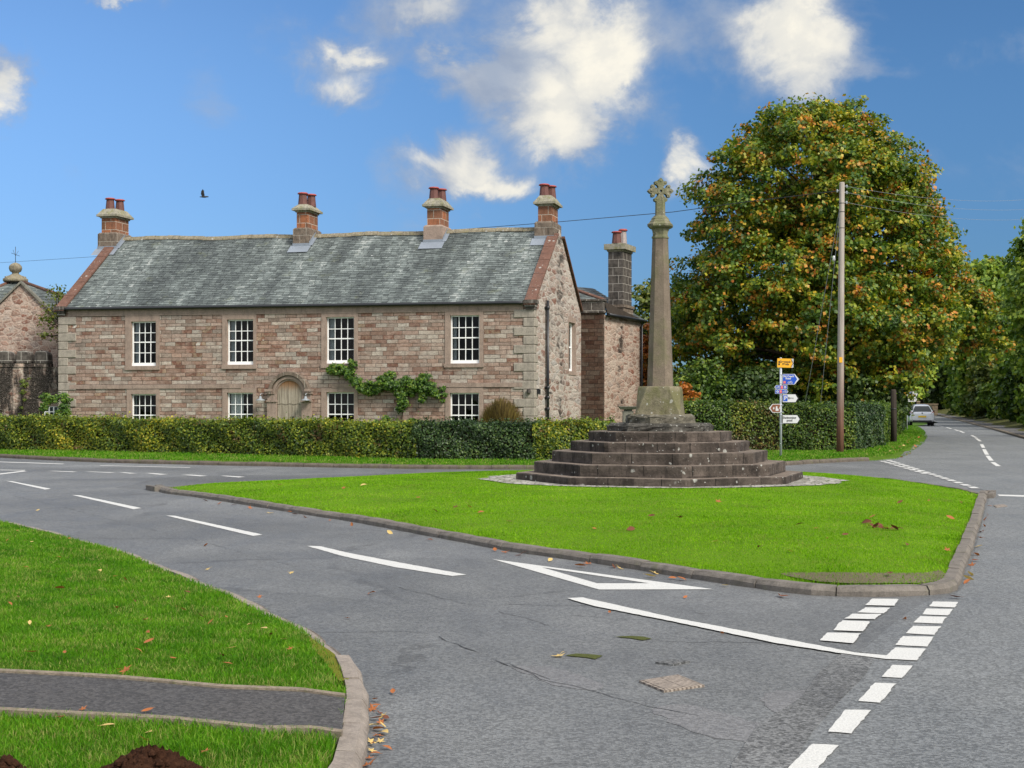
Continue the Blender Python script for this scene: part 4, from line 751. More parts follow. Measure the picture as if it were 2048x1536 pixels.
for (xl, xr, ysh, yc0, yc1, yp, shm, bmt, bx) in ((195.6, 232.8, 466, 433, 417, 394, 'chimney sandstone', 'chimney grey stone', .86), (586, 618, 456.4, 421, 408, 383, 'chimney sandstone', 'chimney grey stone', .70), (847, 885, 451, 413, 396, 372, 'chimney sandstone', 'dressed stone', .82), (1069, 1107.7, 443.5, 408, 390, 365.5, 'chimney sandstone', 'chimney grey stone', .80)):
    a, b = fac(xl, 470, WD / 2 - .7)[0], fac(xr, 470, WD / 2 - .7)[0]; cx = (a + b) / 2; mid = (xl + xr) / 2; bw = b - a
    ch = chimney(house, cx, WD / 2, rzf(cx) - .95, cz(mid, ysh), cz(mid, yc0), cz(mid, yc1), bw, 1.42, bw - .24, 1.16, shm, bmt, h=cz(mid, yp) - cz(mid, yc1) + .02, offs=((-.10, -.26), (.08, .26)), r=.21)
    mb = MB(); e = ez(cx); sl = (rzf(cx) - e) / (WD / 2); yy = WD / 2 - .72
    mb.box((cx - bw / 2 - .012, yy - .012, e + .06 + sl * (yy)), (cx + bw / 2 + .012, yy + 1.45, e + .06 + sl * yy + .16)); x0, x1 = cx - bw / 2 - .10, cx + bw / 2 + .10
    if x1 > -.3: x1 = -.36
    mb.face([(x0, yy - .42, e + .105 + sl * (yy - .42)), (x1, yy - .42, e + .105 + sl * (yy - .42)), (x1, yy + .02, e + .125 + sl * yy), (x0, yy + .02, e + .125 + sl * yy)])
    # stepped lead soaker on the right side of the stack
    if x1 < -1: mb.face([(cx + bw / 2 + .013, yy, e + .1 + sl * yy), (cx + bw / 2 + .013, WD / 2, rzf(cx) + .1), (cx + bw / 2 + .013, WD / 2, rzf(cx) + .26), (cx + bw / 2 + .013, yy, e + .28 + sl * yy)]); mb.face([(cx + bw / 2 + .012, yy, e + .125 + sl * yy), (cx + bw / 2 + .16, yy, e + .125 + sl * yy), (cx + bw / 2 + .16, WD / 2 - .12, rzf(cx) + .04), (cx + bw / 2 + .012, WD / 2 - .12, rzf(cx) + .04)])
    mb.build('flashing', 'lead', ch)
# downpipe with sockets and brackets on the gable, and little boxes beside it
py_ = gab(1090.5, 700)[0]; mb = MB(); zt_ = gab(1090.5, 601)[1]; mb.tube([(.10, py_, -.2), (.10, py_, zt_)], .062, 12)
for zz in (zt_ - .35, 2.15, 1.75, 1.3): mb.lathe([(.075, 0), (.085, .02), (.085, .10), (.07, .12)], (.10, py_, zz), 12); mb.box((-.01, py_ - .16, zz + .03), (.05, py_ + .16, zz + .09))
mb.tube([(.10, py_, 2.0), (.13, py_ + .45, 2.0)], .03, 8); mb.build('downpipe', 'black iron', house)
for pxx, m_ in ((1058.5, 'chimney black stone'), (1069.5, 'black iron')):
    mb = MB()
    if pxx < 1068: a, zz = fac(pxx, 783); mb.lathe([(.07, 0), (.08, .03), (.08, .13), (.06, .16)], (a, -.09, zz - .08), 12); mb.box((a - .02, -.09, zz - .04), (a + .02, 0, zz + .04))
    else: a, zz = gab(1071, 783); mb.box((.02, .32, zz - .10), (.14, .52, zz + .08)); mb.box((.015, .34, zz + .08), (.12, .50, zz + .11))
    mb.build('alarm_box', m_, house)
# ------------------------------------------------------------------ rear wing: end wall, side wall, hipped roof, tall dark stack
rear = house
P0 = Vector((.0, WD)); P1 = Vector((.98, WD)); WA = R(22) - HA    # side wall swings a little outwards
wd = Vector((math.sin(WA), math.cos(WA))); wn = Vector((wd.y, -wd.x)); LW = 5.9; P2 = P1 + wd * LW; wz = 5.55; pz = H + 209 / F * 63.2 - HZ
mb = MB(); mb.box((-.3, WD - .10, -.6), (P1.x, WD + .5, pz - .55)); mb.build('wing_end_wall', 'brown ashlar', rear)
mb = MB(); mb.box((-.03, WD - .17, pz - .55), (P1.x + .05, WD + .5, pz - .42)); mb.box((.0, WD - .13, pz - .42), (P1.x + .02, WD + .45, pz - .02)); mb.box((-.08, WD - .2, pz - .02), (P1.x + .08, WD + .5, pz + .06)); mb.build('parapet', 'chimney black stone', rear)
mb = MB(); a = P1 + wn * .0; mb.face([(P1.x, P1.y + .3, -.6), (P2.x, P2.y, -.6), (P2.x, P2.y, wz), (P1.x, P1.y + .3, wz)]); mb.face([(P2.x, P2.y, -.6), (P2.x - 4.5, P2.y, -.6), (P2.x - 4.5, P2.y, wz), (P2.x, P2.y, wz)]); mb.build('wing_side_wall', 'wing rubble', rear)
ap = Vector((-1.6, WD + 2.6, H + 241 / F * 65.5 - HZ)); e0 = Vector((P1.x + .14, P1.y + .35, wz + .02)); e1 = Vector((P2.x + .14, P2.y + .1, wz + .02)); rb = Vector((P2.x - 2.4, P2.y, ap.z + .1))
hp = Vector((P1.x, WD + .35, pz - .02)); mb = MB(); mb.face([e0, e1, rb, ap, hp]); mb.face([(-.2, WD + .2, pz - .05), hp, ap]); mb.face([(-2.5, WD, pz - .1), (-.2, WD + .2, pz - .05), ap]); wr = mb.build('wing_roof', 'dark timber', rear)
def Pw(u, v):
    a = e0.lerp(e1, u); b = hp.lerp(ap, max(0, min(1, .0))) if False else ap.lerp(rb, u); return a.lerp(b, v) + Vector((0, 0, .03))
slates('slate_covering', Pw, 16, .3, wr, 0)
def Pw2(u, v):
    return Vector((-.2, WD + .2, pz)).lerp(hp + Vector((0, 0, .02)), u).lerp(ap + Vector((0, 0, .02)), v)
slates('slate_covering', Pw2, 12, .22, wr, 0)
mb = MB(); mb.tube([hp + Vector((0, 0, .06)), ap + Vector((0, 0, .08))], .085, 6); mb.build('hip_capping', 'red sandstone', wr)
mb = MB(); mb.tube([e0 + Vector((.06, -.1, -.02)), e1 + Vector((.06, .1, -.02))], .07, 8); mb.build('gutter', 'black iron', rear)
q1 = P2 - wd * .35; mb = MB(); mb.tube([(e1.x, e1.y - .1, wz), (q1.x + .1, q1.y, wz - .25), (q1.x + .1, q1.y, -.2)], .06, 8); mb.build('downpipe', 'black iron', rear)
def onw(px_, dep):   # point along the side wall seen at photo column px_, dep metres inside it
    t = (px_ - CX) / F; o = P1 - wn * dep
    def w2(p): return Vector((HC.x + p.x * cA + p.y * sA, HC.y - p.x * sA + p.y * cA))
    A, B = w2(o), w2(o + wd); dd = B - A; s = (t * A.y - A.x) / (dd.x - t * dd.y); return o + wd * s, (A + dd * s).y
cpt, cy_ = onw(1240, .62); Mch = Matrix.Translation((cpt.x, cpt.y, 0)) @ Matrix.Rotation(-WA, 4, 'Z')
zc = lambda y_: H + (HY - y_) / F * cy_ - HZ
rch = bpy.data.objects.new('wing_chimney', None)
mb = MB(); mb.box((-.36, -.70, zc(612)), (.36, .70, zc(503))); sh = mb.build('wing_chimney', 'chimney black stone', rear); sh.matrix_local = Mch
mb = MB(); mb.box((-.42, -.76, wz - .2), (.42, .76, zc(617))); mb.box((-.47, -.82, zc(617)), (.47, .82, zc(611.5))); mb.build('chimney_base', 'chimney grey stone', sh)
mb = MB(); mb.box((-.40, -.74, zc(506)), (.40, .74, zc(502))); mb.box((-.52, -.86, zc(502)), (.52, .86, zc(491))); mb.box((-.3, -.6, zc(491)), (.3, .6, zc(488)), taper=.1); mb.build('cap', 'chimney cap stone', sh)
pot(sh, -.05, -.36, zc(488.5), zc(464) - zc(488), .23); pot(sh, .02, .40, zc(488.5), zc(455) - zc(487), .20, 'grey pot')
# ------------------------------------------------------------------ outbuilding with finial and battlemented garden wall on the left
OZ = g(64) + .1; ob = empty('outbuilding', 'rubble stone outbuilding with ball finial behind the battlemented wall', 'outbuilding', (V(42.5, 600, 64).x, 64, OZ), 0)
oz = lambda y_, d=64: H + (HY - y_) / F * d - OZ
hw = 2.75; za_ = oz(568); zr = za_ - hw * .98; mb = MB(); mb.face([(-hw, 0, -.5), (hw, 0, -.5), (hw, 0, zr), (0, 0, za_), (-hw, 0, zr)]); mb.face([(hw, 0, -.5), (hw, 5, -.5), (hw, 5, zr), (hw, 0, zr)]); mb.face([(-hw, 0, -.5), (-hw, 5, -.5), (-hw, 5, zr), (-hw, 0, zr)]); mb.build('gable_wall', 'outbuilding rubble', ob)
mb = MB()
for s in (-1, 1): mb.rings([[(0, -.12, za_ + .02), (0, -.12, za_ + .13), (0, .25, za_ + .13), (0, .25, za_ + .02)], [(s * (hw + .1), -.12, zr - .06), (s * (hw + .1), -.12, zr + .06), (s * (hw + .1), .25, zr + .06), (s * (hw + .1), .25, zr - .06)]], 0, True, False)
mb.build('coping', 'garden stone', ob)
fp = V(31, 562, 68.5); A0 = Vector((fp.x - ob.location.x, 4.5, fp.z - OZ)); mb = MB(); B_ = [Vector((-5.5, -.4 + 1.0, A0.z - 2.6)), Vector((5.2, .9, A0.z - 2.35)), Vector((5.2, 8.5, A0.z - 2.35)), Vector((-5.5, 8.5, A0.z - 2.6))]
for i in range(4): mb.face([B_[i], B_[(i + 1) % 4], A0])
orf = mb.build('roof', 'dark timber', ob)
slates('slate_covering', lambda u, v: (B_[0].lerp(B_[1], u)).lerp(A0, v) + Vector((0, -.02, .03)), 16, .32, orf, 0); slates('slate_covering', lambda u, v: (B_[1].lerp(B_[2], u)).lerp(A0, v) + Vector((0, -.02, .03)), 16, .32, orf, 0)
mb = MB(); mb.tube([B_[1] + Vector((0, 0, .08)), A0 + Vector((0, 0, .08))], .09, 6); mb.tube([B_[0] + Vector((0, 0, .08)), A0 + Vector((0, 0, .08))], .09, 6); mb.build('hip_capping', 'red sandstone', orf)
mb = MB(); mb.lathe([(.55, -.05), (.58, .0), (.58, .10), (.50, .13), (.50, .2), (.30, .26), (.16, .34), (.16, .40), (.26, .46), (.31, .60), (.29, .72), (.20, .82), (.06, .88)], A0, 14); mb.build('finial', 'ridge stone', ob)
mb = MB(); mb.tube([A0 + Vector((0, 0, .85)), A0 + Vector((0, 0, 1.65))], .014, 5); mb.tube([A0 + Vector((-.2, 0, 1.35)), A0 + Vector((.2, 0, 1.2))], .01, 5); mb.tube([A0 + Vector((-.12, 0, 1.5)), A0 + Vector((0, 0, 1.2)), A0 + Vector((.14, 0, 1.45))], .009, 5); mb.build('weather_vane', 'black iron', ob)
gwl = empty('garden_wall', 'tall blackened garden wall with rounded battlements left of the house', 'wall', (V(118, 700, 61).x - .02, 61, g(61) + .1), 0)
wz_ = lambda y_: H + (HY - y_) / F * 61 - gwl.location.z
mb = MB(); mb.box((-9.0, 0, -.5), (.3, .55, wz_(734))); mb.box((-9.0, -.04, wz_(734)), (-.42, .6, wz_(727))); mb.build('wall', 'stained rubble', gwl)
for k in range(9):
    x1 = (V(100, 0, 61).x - gwl.location.x) - k * .785; prof = [(0, wz_(727)), (0, wz_(712)), (.02, wz_(706)), (.10, wz_(702)), (.30, wz_(701)), (.46, wz_(703)), (.58, wz_(708)), (.60, wz_(727))]
    mb = MB(); mb.prism([(x1 - .66 + a, b + random.uniform(-.01, .01)) for a, b in prof], -.07, .6, 'y'); o = mb.build('merlon', 'chimney black stone', gwl); bv = o.modifiers.new('bevel', 'BEVEL'); bv.width = .03
mb = MB(); x0, x1 = V(90, 0, 61).x - gwl.location.x, V(117, 0, 61).x - gwl.location.x; z0, z1 = wz_(834), wz_(813); mb.box((x0 - .25, -.05, z1), (x1 + .1, -.002, z1 + .22)); wn_ = mb.build('window', 'dressed stone', gwl)
mb = MB()
for i in range(4): xx = x0 + (x1 - x0) * i / 3; mb.box((xx - .025, -.04, z0), (xx + .025, -.01, z1))
for j in range(3): zz = z0 + (z1 - z0) * j / 2; mb.box((x0 + .02, -.038, zz - .022), (x1 - .02, -.012, zz + .022))
mb.build('sash_frame', 'white paint', wn_); mb = MB(); mb.box((x0, -.02, z0), (x1, -.005, z1)); mb.build('glass', 'car glass', wn_)
# ------------------------------------------------------------------ the market cross
cross = empty('village_cross', 'tall stone cross on octagonal lichen spotted steps on the grass island', 'stone cross', (CR.x, CR.y, CRZ - .02)); bz = CRZ - .02
MP = 28.2 / F
def zy(y_): return H + (HY - y_) * MP - bz
ROT = -math.pi / 2 + R(3.0)
def octo(mb, r0, z0, r1, z1, rot=ROT, n=8, jig=.012, sub=5, lip=.02):
    rings = []
    prof = [(r0, z0), (r0 - .004, z0 + (z1 - z0) * .35), (r0, z0 + (z1 - z0) * .7), (r1 + .0, z1 - lip), (r1 - lip, z1), (r1 * .6, z1 + .006)]
    for pi, (r, z) in enumerate(prof):
        ring = []
        for i in range(n):
            a, b = rot + 2 * math.pi * i / n, rot + 2 * math.pi * (i + 1) / n
            for j in range(sub):
                t = j / sub; x = (1 - t) * math.cos(a) + t * math.cos(b); y = (1 - t) * math.sin(a) + t * math.sin(b); rr = r + random.uniform(-jig, jig) * (1 if pi < 5 else 0)
                ring.append((x * rr, y * rr, z + (random.uniform(-jig, jig) * .5 if 0 < pi < 5 else 0)))
        rings.append(ring)
    nf = len(mb.f); mb.rings(rings, 0, True, False); k = len(rings[0])
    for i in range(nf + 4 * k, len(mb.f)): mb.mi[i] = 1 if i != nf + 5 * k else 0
lev = [(284.5, 958.5, 944, 'monument step'), (249.5, 944, 922, 'monument step'), (214, 922, 900.5, 'monument step'), (177.5, 900.5, 881.5, 'monument step'), (142.3, 881.5, 862, 'monument step'), (105.5, 862, 846.5, 'monument top step')]
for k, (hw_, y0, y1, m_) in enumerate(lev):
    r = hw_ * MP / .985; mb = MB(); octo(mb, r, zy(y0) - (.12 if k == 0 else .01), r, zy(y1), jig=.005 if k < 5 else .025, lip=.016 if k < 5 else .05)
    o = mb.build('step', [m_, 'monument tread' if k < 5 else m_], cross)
# joints between the stones of each step: cut as narrow dark slots is left to the material; plinth
mb = MB(); octo(mb, 71 * MP / .985, zy(846.5) - .02, 70 * MP / .985, zy(828.5), rot=ROT + R(20), jig=.022, lip=.04); mb.build('plinth', ['monument plinth', 'monument pedestal'], cross)
# pedestal: square below with broached corners, octagonal above
rot4 = R(-12); rot8 = rot4
def ringsq(hw_, ch, z, n=4):
    """square of half-width hw_ with corner chamfer ch"""
    p = []
    for sx, sy in ((1, -1), (1, 1), (-1, 1), (-1, -1)):
        c1, c2 = ((sx * (hw_ - ch), sy * hw_), (sx * hw_, sy * (hw_ - ch)));
        p += [c1, c2] if sx * sy < 0 else [c2, c1]
    M_ = Matrix.Rotation(rot4, 2); return [tuple(M_ @ Vector(a)) + (z,) for a in p]
hwp = 45.5 * MP; mb = MB(); zb, zt2 = zy(829) - .02, zy(773)
mb.rings([ringsq(hwp, .02, zb), ringsq(hwp * .985, .03, zb + .06), ringsq(hwp * .955, .10, zb + .25), ringsq(hwp * .93, .18, zt2 - .07), ringsq(hwp * .91, .19, zt2 - .02), ringsq(hwp * .87, .19, zt2)], 0, True, False); o = mb.build('pedestal', 'monument pedestal', cross); bv = o.modifiers.new('bevel', 'BEVEL'); bv.width = .02; bv.segments = 2
# tapering shaft with chamfered corners
hs0, hs1 = 25.2 * MP, 15.0 * MP; rot4 = R(-12); zs1 = zy(476); mb = MB(); n = 18
mb.rings([ringsq((hs0 + (hs1 - hs0) * (i / n) ** .92), (hs0 + (hs1 - hs0) * i / n) * .50, zt2 - .03 + (zs1 - zt2 + .03) * i / n) for i in range(n + 1)], 0, True, False); mb.build('shaft', 'monument shaft', cross)
mb = MB()
for hw_, y_ in ((15.2, 478), (17.0, 477), (17.0, 474), (15.2, 473), (14.8, 470), (15.6, 463), (17.8, 458), (22, 456), (25.2, 453.5), (25.4, 449.5), (20.5, 445), (20.0, 443), (17.8, 440.5), (17.2, 438), (14, 434), (12.5, 431.5)): pass
mb.rings([ringsq(hw_ * MP * .96, hw_ * MP * .96 * .50, zy(y_)) for hw_, y_ in ((15.2, 478.5), (17.0, 477), (17.0, 474), (15.2, 473), (14.8, 470), (15.8, 463), (18.0, 458), (22.5, 456.2), (25.4, 453.5), (25.6, 449.5), (20.8, 445.2), (20.3, 443), (17.9, 440.5), (17.3, 437.5), (13.2, 433.5), (11.5, 431.5))], 0, True, False); mb.build('capital', 'monument cross', cross)
# cross head: stem and four arms ending in three-lobed buds
rot4 = R(-12); Mx = Matrix.Rotation(R(10), 4, 'Z'); ch_z = zy(382.5); mb = MB(); s = MP
stem = [ringsq(9.6 * s, 3.2 * s, zy(432)), ringsq(9.2 * s, 3.2 * s, zy(404)), ringsq(8.6 * s, 3.0 * s, zy(398))]; mb.rings(stem, 0, True, False)
def lobe(x, z, rx, rz, ry, bm_): 
    import mathutils
    n, m = 10, 6; rows = []
    for i in range(m + 1):
        t = math.pi * i / m; rows.append([Mx @ Vector((x + rx * math.sin(t) * math.cos(2 * math.pi * k / n), ry * math.cos(t), z + rz * math.sin(t) * math.sin(2 * math.pi * k / n))) for k in range(n)])
    bm_.grid(rows, 0, True, True)
out = []
for q4 in range(4):
    a = q4 * math.pi / 2
    pr = [(2.6, -4.2), (2.6, 4.2)]
    arm = [(3.2, -6.2), (8, -5.2), (11.5, -7.0), (13.5, -12.0), (18.5, -12.6), (20.0, -8.8), (18.6, -5.4), (22.0, -4.6), (26.5, 0), (22.0, 4.6), (18.6, 5.4), (20.0, 8.8), (18.5, 12.6), (13.5, 12.0), (11.5, 7.0), (8, 5.2), (3.2, 6.2)]
    if q4 == 3: arm = [(3.2, -6.2), (8, -5.2), (12, -8.0), (15.5, -13.6), (20, -13.2), (21.5, -9.2), (24, -8.6), (24, 8.6), (21.5, 9.2), (20, 13.2), (15.5, 13.6), (12, 8.0), (8, 5.2), (3.2, 6.2)]
    P2_ = [(u * math.cos(a) - v * math.sin(a), u * math.sin(a) + v * math.cos(a)) for u, v in arm]; yy = 5.6 * s
    f = [Mx @ Vector((x * s, -yy, ch_z + z * s)) for x, z in P2_]; b = [Mx @ Vector((x * s, yy, ch_z + z * s)) for x, z in P2_]
    mb.face(f); mb.face(list(reversed(b))); k = len(f)
    for i in range(k): mb.face([f[i], b[i], b[(i + 1) % k], f[(i + 1) % k]])
    if q4 != 3:
        for u, v, r_ in ((16.2, -8.8, 4.2), (16.2, 8.8, 4.2), (19.8, 0, 4.4)): lobe((u * math.cos(a) - v * math.sin(a)) * s, ch_z + (u * math.sin(a) + v * math.cos(a)) * s, r_ * s, r_ * s, 7.2 * s, mb)
# pierced centre: a ring of stone round a small hole
rows = []
for i in range(17):
    a = 2 * math.pi * i / 16; rows.append([Mx @ Vector((math.cos(a) * r_ * s, y_ * s, ch_z + math.sin(a) * r_ * s)) for r_, y_ in ((2.4, -6.2), (6.6, -6.2), (6.6, 6.2), (2.4, 6.2))])
mb.grid(rows, 0, True, False)
o = mb.build('cross_head', 'monument cross', cross)
# ------------------------------------------------------------------ vegetation
def limb(mb, a, b, r0, r1, bend=.12, n=6):
    a, b = Vector(a), Vector(b); L_ = (b - a).length; o = Vector((random.gauss(0, 1), random.gauss(0, 1), random.gauss(0, .5))) * L_ * bend
    pts = [a.lerp(b, t) + o * (4 * t * (1 - t)) for t in np.linspace(0, 1, n)]; mb.tube(pts, [r0 + (r1 - r0) * t for t in np.linspace(0, 1, n)], 7); return pts
def clumps(C, Rr, n_per, flat=.8, upw=.45, shell=.42):
    C = np.asarray(C); Rr = np.asarray(Rr); k = np.maximum((n_per * (Rr / Rr.mean()) ** 2).astype(int), 6); idx = np.repeat(np.arange(len(C)), k); n = len(idx)
    nt = 9; td = rdir(len(C) * nt).reshape(len(C), nt, 3); td[:, :, 2] = td[:, :, 2] * .8 + .12; ti = RNG.integers(0, nt, n); tc = td[idx, ti]; loose = RNG.random(n) < .22
    off_ = tc * RNG.uniform(.55, .92, len(C) * nt).reshape(len(C), nt)[idx, ti][:, None] + rdir(n) * (RNG.random(n) ** .45 * .46)[:, None] * np.array([1, 1, .7]); off_[loose] = rdir(n)[loose] * (RNG.random(n) ** shell * (1 + .22 * RNG.random(n) ** 4))[loose][:, None]
    r = np.linalg.norm(off_, axis=1) + 1e-6; d = off_ / r[:, None]; p = C[idx] + d * (r * Rr[idx])[:, None] * np.array([1, 1, flat]); nrm = d * .75 + np.array([0, 0, upw]) + RNG.normal(size=(n, 3)) * .55
    return p, nrm
def tree(name, label, cat, base, prof, crown_c, leafmat, n_cl, n_per, lsize, crad, trunk_r=.35, barkm='bark', group=None, yscale=1.0, seed=1, low_cut=None, fill_in=.25, gap=0.0, droop=.3):
    """prof: list of (z above base, half-width); crown axis offset crown_c (dx, dy)"""
    random.seed(seed); rt = empty(name, label, cat, base, 0, group); zs = np.array([p[0] for p in prof]); ws = np.array([p[1] for p in prof]); C, Rr = [], []
    tries = 0
    while len(C) < n_cl and tries < n_cl * 60:
        tries += 1; z = RNG.uniform(zs[0], zs[-1]); w = np.interp(z, zs, ws)
        if RNG.random() > (w / ws.max()) ** 1.2 + .06: continue
        a = RNG.uniform(0, 2 * math.pi); cr = crad * RNG.uniform(.65, 1.4); rad = max(0, w - cr * .75) * (RNG.uniform(.80, 1.03) if RNG.random() > fill_in else RNG.uniform(.2, .8)); zz = min(max(z, zs[0] + cr * .5), zs[-1] - cr * .6)
        lean_ = (zz - zs[0]) / (zs[-1] - zs[0]) * (crown_c[2] if len(crown_c) > 2 else 0); c = np.array([crown_c[0] + lean_ + rad * math.cos(a), crown_c[1] + rad * math.sin(a) * yscale, zz])
        if low_cut and low_cut(c): continue
        if gap and any(np.linalg.norm(c - o) < gap * crad for o in C): continue
        C.append(c); Rr.append(cr)
    C = np.array(C); Rr = np.array(Rr); p, nrm = clumps(C, Rr, n_per)
    n = len(p); leafmesh('crown', p, nrm, lsize * RNG.uniform(.65, 1.3, n), leafmat, rt, .46, droop=droop)
    mb = MB(); top = Vector((crown_c[0], crown_c[1], zs[0] + (zs[-1] - zs[0]) * .62)); mid = Vector((crown_c[0] * .5, crown_c[1] * .5, zs[0] + (zs[-1] - zs[0]) * .15)); mb.tube([(0, 0, -.3), (0, 0, .3), mid * .6, mid, mid.lerp(top, .5), top], [trunk_r * 1.35, trunk_r, trunk_r * .85, trunk_r * .75, trunk_r * .45, trunk_r * .14], 10)
    o_ = sorted(range(len(C)), key=lambda i: -Rr[i])[:min(len(C), 70)]
    for i in o_:
        c = Vector(C[i]); t = min(max((c.z - mid.z) / max(.1, top.z - mid.z) - .25, 0), .95); s = mid.lerp(top, t); limb(mb, s, s.lerp(c, .9), trunk_r * .33 * (1 - .6 * t), .02, .07, 5)
    mb.build('trunk', barkm, rt); return rt
def gz(y): return g(y) + .115
# the big sycamore behind the hedge
D = 70.0
def yz(y_, d=D): return H + (HY - y_) / F * d - gz(d)
cxs = V(1655, 0, D).x
tree('sycamore_tree', 'huge domed sycamore turning orange and yellow behind the telegraph pole', 'tree', (cxs + .65, D, gz(D)), [(yz(815), 6.6), (yz(770), 7.7), (yz(720), 8.3), (yz(660), 8.4), (yz(600), 8.05), (yz(520), 7.1), (yz(440), 6.45), (yz(360), 5.75), (yz(300), 4.75), (yz(250), 3.4), (yz(220), 2.2), (yz(203), 1.0)], (-.35, 0, -1.3), 'sycamore leaf', 360, 640, .175, 1.12, .55, seed=3, fill_in=.24, yscale=.95, gap=.90, low_cut=lambda c: c[0] > 2.6 and c[2] < yz(742) + (1.5 if 3.2 < c[0] < 5.8 else .9))
# trees beyond, on both sides of the road
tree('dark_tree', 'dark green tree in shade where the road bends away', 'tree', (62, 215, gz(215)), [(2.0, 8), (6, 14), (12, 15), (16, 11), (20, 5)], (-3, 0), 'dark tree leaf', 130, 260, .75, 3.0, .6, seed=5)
tree('dark_tree', 'fresh green tree overhanging the lane beyond the silver car', 'tree', (40.5, 160, gz(160)), [(1.0, 5), (3.5, 7.5), (7, 8.5), (10, 6), (12, 2.5)], (-1, 0), 'bank leaf', 110, 280, .6, 2.2, .45, seed=6)
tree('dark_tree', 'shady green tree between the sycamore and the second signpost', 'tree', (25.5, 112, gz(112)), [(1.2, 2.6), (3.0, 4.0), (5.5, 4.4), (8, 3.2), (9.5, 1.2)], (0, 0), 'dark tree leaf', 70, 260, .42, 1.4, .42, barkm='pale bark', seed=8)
tree('hedgerow_tree', 'light green hedgerow tree rising right of the sycamore', 'tree', (45.0, 132, gz(132)), [(2.0, 3.5), (5, 5.2), (9, 5.6), (12, 4.3), (14.6, 1.8)], (0, 0), 'bank leaf', 90, 300, .42, 1.7, .35, seed=9)
tree('hedgerow_tree', 'mid green hedgerow tree at the right of the lane, second from the edge', 'tree', (41.5, 108, gz(108)), [(2.0, 3.5), (5, 5.0), (8, 5.2), (11, 4.0), (13.0, 1.6)], (0, 0), 'bank leaf', 90, 300, .38, 1.6, .35, seed=10)
tree('hedgerow_tree', 'tallest hedgerow tree cut off by the right edge of the picture', 'tree', (36.4, 94, gz(94)), [(3.0, 3.0), (6, 3.7), (9.5, 4.1), (12, 3.6), (14.4, 2.6), (16, 1.0)], (0, 0), 'bank leaf', 95, 190, .33, 1.15, .32, seed=12, fill_in=.15, gap=.75)
tree('hedgerow_tree', 'yellowing young tree leaning over the lane bank', 'tree', (43.5, 124, gz(124)), [(1.5, 2.0), (3, 3.2), (4.8, 3.2), (6.2, 1.6)], (-.8, 0), 'pale tree leaf', 50, 200, .34, 1.1, .2, seed=13)
tree('understory_bush', 'dark green bush under the left side of the sycamore', 'bush', (V(1400, 0, 63).x, 63, gz(63)), [(.2, 1.0), (1.2, 1.5), (2.4, 1.5), (3.6, .8)], (0, 0), 'green hedge leaf', 40, 170, .16, .6, .1, seed=41)
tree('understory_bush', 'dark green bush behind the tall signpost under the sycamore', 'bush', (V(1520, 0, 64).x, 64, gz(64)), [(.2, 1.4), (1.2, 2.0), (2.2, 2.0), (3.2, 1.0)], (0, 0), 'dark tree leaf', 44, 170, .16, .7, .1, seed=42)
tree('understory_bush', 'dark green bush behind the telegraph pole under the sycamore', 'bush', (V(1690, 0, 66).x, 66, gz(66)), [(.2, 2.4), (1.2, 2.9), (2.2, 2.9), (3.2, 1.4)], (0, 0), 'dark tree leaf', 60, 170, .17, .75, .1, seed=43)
tree('roadside_thicket', 'dark thicket closing the far end of the lane beyond the car', 'thicket', (66, 238, gz(238)), [(.1, 9), (2, 12), (5, 12), (8, 7), (11, 3)], (0, 0), 'dark tree leaf', 110, 200, .7, 2.4, .3, seed=44)
tree('roadside_thicket', 'dark thicket on the left of the lane behind the second signpost', 'thicket', (41, 185, gz(185)), [(.1, 5), (2, 7), (5, 7.5), (9, 5), (12, 2)], (0, 0), 'dark tree leaf', 90, 200, .6, 2.1, .3, seed=45)
# foliage seen between the wing chimney and the shaft, orange shrubs by the wing
tree('garden_tree', 'pale green garden tree behind the rear wing of the house', 'tree', (V(1300, 0, 88).x, 88, gz(88)), [(2.0, 1.6), (5, 2.6), (7.5, 2.4), (9.3, 1.0)], (0, 0), 'pale tree leaf', 36, 150, .26, .85, .2, seed=15, fill_in=.1)
tree('orange_shrub', 'orange leaved shrub directly behind the pedestal of the cross', 'shrub', (V(1372, 0, 60).x, 60, gz(60)), [(.3, .5), (1.0, .75), (1.9, .65), (2.6, .25)], (0, 0), 'orange leaf', 22, 120, .14, .36, .06, seed=16)
tree('orange_shrub', 'tall orange leaved shrub growing against the corner of the rear wing', 'shrub', (V(1296, 0, 72.5).x, 72.5, gz(72)), [(.3, .4), (1.5, .7), (3.2, .7), (4.6, .5), (5.6, .2)], (0, 0), 'orange leaf', 34, 110, .17, .42, .06, seed=17)
tree('sapling', 'thin pale sapling behind the left end of the stone house', 'tree', (V(118, 0, 63).x, 63, gz(63)), [(4.2, .9), (5.2, 1.0), (6.0, .9), (6.8, .45)], (0, 0), 'pale tree leaf', 30, 22, .13, .42, .07, seed=18, fill_in=.1)
